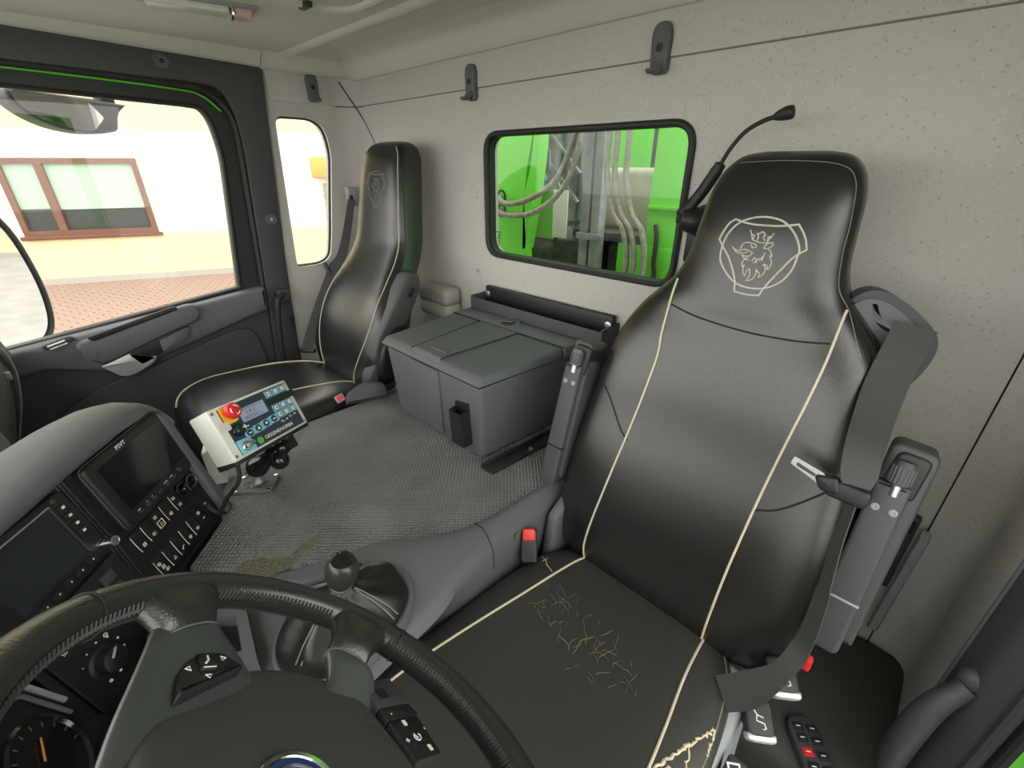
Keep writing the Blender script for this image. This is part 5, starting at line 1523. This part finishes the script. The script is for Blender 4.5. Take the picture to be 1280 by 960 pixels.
# far end of the dashboard in front of the passenger
pd = obj('passenger_fascia', G().loft([[(x + dx_, y, z) for (y, z) in ((-1.60, .10), (-1.60, .955), (-1.40, .955), (-1.315, .935), (-1.275, .90), (-1.265, .84), (-1.285, .74), (-1.33, .62), (-1.42, .45), (-1.45, .10))] for (x, dx_) in ((-1.09, 0), (-.93, 0), (-.70, 0), (-.42, 0))]), 'trim_d', da)
obj('fascia_end', G().loft([[(x, y + dy, z) for (y, z) in ((-1.60, .10), (-1.60, .96), (-1.40, .962), (-1.312, .942), (-1.268, .905), (-1.257, .84), (-1.277, .74), (-1.322, .62), (-1.41, .45), (-1.44, .10))] for (x, dy) in ((-1.10, -.03), (-1.095, .0), (-.965, .004), (-.955, .0))]), 'door_d', da)
obj('fascia_seam', G().tube(cat([(-.955, -1.312, .945), (-.955, -1.262, .905), (-.955, -1.252, .84), (-.955, -1.272, .74), (-.955, -1.318, .62)], 5), .0025, 6), 'trim_l', da)
vt = obj('air_vent', G().box((-.90, -1.31, .945), (.09, .05, .02), .006, frame=None), 'black', da)
obj('vent_rim', G().tube([(-.96, -1.315, .955), (-.93, -1.275, .935), (-.90, -1.262, .915), (-.86, -1.27, .93), (-.84, -1.30, .955)], .004, 8), 'silver', vt)
obj('fascia_button', G().box((-.86, -1.262, .845), (.014, .012, .022), .003), 'trim_l', da)

# ================================================================== steering wheel
q_ = 2 ** -.5
FW = fr((.611, -1.071, .932), (-1, 0, 0), (0, -q_, q_))
sw = thing('steering_wheel', tuple(FW @ Vector((0, -.1, -.25))), 'large black leather steering wheel with grey spokes and round maker badge', 'steering wheel')
RC = .2165
rings = []
NR, NS = 120, 20
for i in range(NR):
    t = 2 * math.pi * i / NR
    ring = []
    for j in range(NS):
        s = 2 * math.pi * j / NS
        rr = RC + .0165 * math.cos(s)
        ring.append((rr * math.cos(t), rr * math.sin(t), .0185 * math.sin(s)))
    rings.append(ring)
rings.append(rings[0])
rm = obj('rim', G(FW).loft(rings, True, False, False), 'rim', sw)
g = G(FW)
for i in range(280):
    t = 2 * math.pi * (i + .5) / 280
    skip = False
    for c in (17, 163, -43, 223):
        dd = abs((math.degrees(t) - c + 180) % 360 - 180)
        if dd < 11:
            skip = True
    if skip:
        continue
    r0 = RC - .0165
    c, s = math.cos(t), math.sin(t)
    c2, s2 = math.cos(t + .012), math.sin(t + .012)
    g.tube([((r0 + .0022) * c, (r0 + .0022) * s, .0095), ((r0 - .0002) * c, (r0 - .0002) * s, .005), ((r0 - .0006) * c2, (r0 - .0006) * s2, .001)], .0014, 5)
obj('rim_stitching', g, 'black', rm, kind='stuff')
for deg in (39, -57, 141, 237):
    t = math.radians(deg)
    g = G(FW)
    g.tube([((RC + .0169 * math.cos(s)) * math.cos(t), (RC + .0169 * math.cos(s)) * math.sin(t), .0189 * math.sin(s)) for s in np.linspace(0, 2 * math.pi, 24, endpoint=False)], .0012, 5, closed=True)
    obj('rim_seam', g, 'seam', rm)
# leather sockets where the spokes leave the rim
for sg in (1, -1):
    for (deg, l0, wa, wb, drop) in ((17, .170, .036, .027, .014), (-43, .160, .032, .024, .018)):
        t = math.radians(deg if sg > 0 else 180 - deg)
        rad, tan = Vector((math.cos(t), math.sin(t), 0)), Vector((-math.sin(t), math.cos(t), 0))
        rr = []
        for (r, w, h, z) in ((RC + .003, wa * 1.35, .0155, .0), (RC - .012, wa * 1.22, .0165, .0), (RC - .024, wa, .0165, -.002), (RC - .038, wb * 1.05, .0155, -.008), (l0, wb, .013, -drop)):
            rr.append([rad * r + tan * (w * math.copysign(abs(math.cos(s)) ** .75, math.cos(s))) + Vector((0, 0, z + h * math.copysign(abs(math.sin(s)) ** .8, math.sin(s)))) for s in [2 * math.pi * j / 24 for j in range(24)]])
        sk = obj('spoke_socket', G(FW).loft(rr), 'rim', sw, angle=70)
        g = G(FW)
        g.tube([p + rad * .0 for p in rr[-1]], .0010, 6, closed=True)
        obj('socket_edge_glint', g, 'trim', sk)  # lighter ring stands in for the thin highlight along the socket end
# plastic spokes
def mir(pts, sg):
    return [(p[0] * sg,) + tuple(p[1:]) for p in pts]
def spoke(name, secs, sg):
    rr = []
    for (L_, R_, z, h) in [tuple(np.split(np.array(x), [2, 4, 5])) for x in [tuple(q) for q in cat(secs, 5)]]:
        c = (L_ + R_) / 2
        d = (L_ - R_) / 2
        ring = []
        for j in range(28):
            t = 2 * math.pi * j / 28
            k = math.copysign(abs(math.cos(t)) ** .6, math.cos(t))
            ring.append(((c[0] + d[0] * k) * sg, c[1] + d[1] * k, float(z[0]) + float(h[0]) * math.copysign(abs(math.sin(t)) ** .7, math.sin(t))))
        rr.append(ring if sg > 0 else ring[::-1])
    return obj(name, G(FW).loft(rr), 'spoke', sw, angle=60)
for sg in (1, -1):
    spoke('upper_spoke', [(.166, .082, .178, .024, -.013, .0118), (.150, .088, .166, .018, -.017, .0122), (.125, .098, .148, .004, -.026, .012), (.095, .110, .125, -.01, -.036, .012), (.060, .120, .10, -.02, -.050, .012)], sg)
    spoke('lower_spoke', [(.133, -.092, .102, -.128, -.018, .0118), (.121, -.090, .092, -.134, -.021, .0118), (.106, -.086, .080, -.136, -.030, .011), (.09, -.07, .06, -.13, -.046, .010)], sg)
pad = rp([(-.03, .112, .02), (.03, .112, .02), (.095, .092, .03), (.128, .058, .03), (.142, .0, .03), (.140, -.05, .03), (.104, -.116, .02), (.06, -.128, .01), (0, -.134, .01), (-.06, -.128, .01), (-.104, -.116, .02), (-.140, -.05, .03), (-.142, .0, .03), (-.128, .058, .03), (-.095, .092, .03)])
hb = obj('airbag_pad', G(FW).prism(pad, -.10, -.030, bev=.014, seg=4), 'pad', sw)
obj('pad_groove', G(FW).tube([(p[0] * 1.004, p[1] * 1.004, -.046) for p in pad], .0022, 6, closed=True), 'seam', hb)
obj('lettering', G(FW).text('SCANIA', .0135, (.030, -.1125, -.0302), depth=.0006), 'spoke', hb)
obj('airbag_symbol', G(FW).tube([(.112, .034, -.0298), (.118, .030, -.0296), (.115, .022, -.0296), (.121, .020, -.0298)], .0009, 5), 'spoke', hb)
bd_ = obj('maker_badge', G(FW).lathe([(.036, -.002), (.036, .002), (.034, .0038), (.031, .003), (.030, .0018), (0, .0018)], (0, 0, -.0305), 40), 'chrome', hb)
obj('badge_disc', G(FW).lathe([(.030, .001), (.0298, .0024), (0, .003)], (0, 0, -.0305), 36), 'blue_b', bd_)
obj('badge_ring', G(FW).tube([(.022 * math.cos(q), .022 * math.sin(q), -.0278) for q in np.linspace(0, 2 * math.pi, 28, endpoint=False)], .0012, 6, closed=True), 'chrome', bd_)
obj('column', G().tube(cat([tuple(FW @ Vector((0, 0, -.09))), (.611, -1.150, .825), (.611, -1.165, .70), (.611, -1.185, .50), (.611, -1.21, .25), (.611, -1.23, .0)], 4), [.055] * 6 + [.058] * 6 + [.05] * 9, 24), 'black', sw)
# switch groups
for sg in (1, -1):
    plate = rp(mir([(.096, .073, .003), (.116, .070, .006), (.134, .060, .010), (.148, .043, .010), (.140, .024, .004), (.121, .010, .003)], sg))
    sp_ = obj('arrow_switch', G(FW).prism(plate, -.05, -.0145, bev=.003), 'black', sw)
    g = G(FW)
    z = -.0143
    for (a, b, d) in ((.122, .0605, (0, 1)), (.1425, .043, (1, 0)), (.132, .0275, (0, -1)), (.1115, .046, (-1, 0))):
        a *= sg
        e = (-d[1], d[0])
        s = .0026
        g.tube([(a + d[0] * s * sg, b + d[1] * s, z), (a - d[0] * s * .6 * sg + e[0] * s, b - d[1] * s * .6 + e[1] * s, z), (a - d[0] * s * .6 * sg - e[0] * s, b - d[1] * s * .6 - e[1] * s, z)], .0006, 5, closed=True)
    obj('arrow_marks', g, 'white', sp_)
    ctr = obj('call_button', G(FW).prism(rrect(*sorted((.118 * sg, .137 * sg)), .037, .052, .003), -.03, -.0115, bev=.002), 'black', sp_)
    g = G(FW)
    g.tube([(.123 * sg, .0475, -.0112), (.127 * sg, .0440, -.0110), (.132 * sg, .0435, -.0112)], .0010, 5)
    g.b2(*sorted((.1185 * sg, .1195 * sg)), .039, .050, -.0118, -.0112)
    obj('call_symbol', g, 'white', ctr)
cz = -.026
for k, (a0, a1, dz) in enumerate(((.058, .094, 0), (.040, .0565, 0), (-.012, .0385, 0))):
    pl_ = rp([(a0, -.1265, .002), (a1, -.1265, .002), (a1 + (.004 if k == 0 else 0), -.172 if k < 2 else -.172, .003), (a0, -.176 if k < 2 else -.166, .003)])
    kb = obj('cruise_button', G(FW).prism(pl_, -.055, cz, bev=.002), 'black' if k else 'spoke', sw)
    g = G(FW)
    if k == 0:
        g.prism(rrect(.068, .082, -.150, -.136, .002), cz - .001, cz + .0008)
        obj('button_inset', g, 'black', kb)
    elif k == 1:
        g.b2(.046, .0475, -.137, -.1355, cz, cz + .0005)
        obj('button_mark', g, 'white', kb)
    else:
        g.text('+', .011, (.012, -.134, cz + .0003), depth=.0002)
        g.text('-', .011, (.020, -.166, cz + .0003), depth=.0002)
        g.tube([(.013 + .0045 * math.cos(t), -.149 + .0045 * math.sin(t), cz + .0004) for t in np.linspace(.4, 5.4, 10)], .0007, 5)
        g.tube([(.011, -.149, cz + .0004), (.016, -.146, cz + .0004)], .0007, 5)
        g.b2(.029, .036, -.1475, -.143, cz, cz + .0005)
        g.b2(-.006, .001, -.158, -.1535, cz, cz + .0005)
        obj('button_marks', g, 'white', kb)

# ================================================================== things beside and behind the driver seat
kp = thing('remote_keypad', (.945, -.375, .33), 'black handheld keypad with one red key lying on the floor step', 'keypad')
FKP = fr((.945, -.375, .333), (.8, .6, 0), (-.6, .8, .0))
obj('case', G(FKP).prism(rp([(-.028, -.08, .012), (.028, -.08, .012), (.030, .05, .02), (.016, .066, .02), (-.016, .066, .02), (-.030, .05, .02)]), 0, .016, bev=.006, seg=3), 'trim_d', kp)
for i, (a, b) in enumerate(((-.012, .042), (.013, .040), (-.012, .022), (.013, .018), (-.012, -.002), (.013, -.006), (-.012, -.026), (.013, -.03), (-.012, -.05), (.013, -.054))):
    kk = obj('key', G(FKP).prism(rrect(a - .0095, a + .0095, b - .0075, b + .0075, .002), .014, .0185, bev=.0015), 'red' if i == 4 else 'black', kp)
    obj('key_mark', G(FKP).b2(a - .004, a + .004, b - .001, b + .001, .0183, .0188), 'white', kk)
obj('wall_rail', G().tube([(.977, -.03, .68), (.977, -.045, .672), (.972, -.045, .40), (.972, -.03, .39)], .009, 8), 'trim_l', label='thin grey upright rail on the rear wall behind the driver armrest', category='rail')
wp_ = thing('wall_latch', (.93, -.02, .60), 'dark latch plate on the rear wall beside the grey rail', 'latch')
obj('plate', G().b2(.90, .965, -.02, -.001, .50, .70, .006), 'trim_d', wp_)
obj('catch', G().b2(.925, .96, -.032, -.018, .66, .69, .004), 'black', wp_)
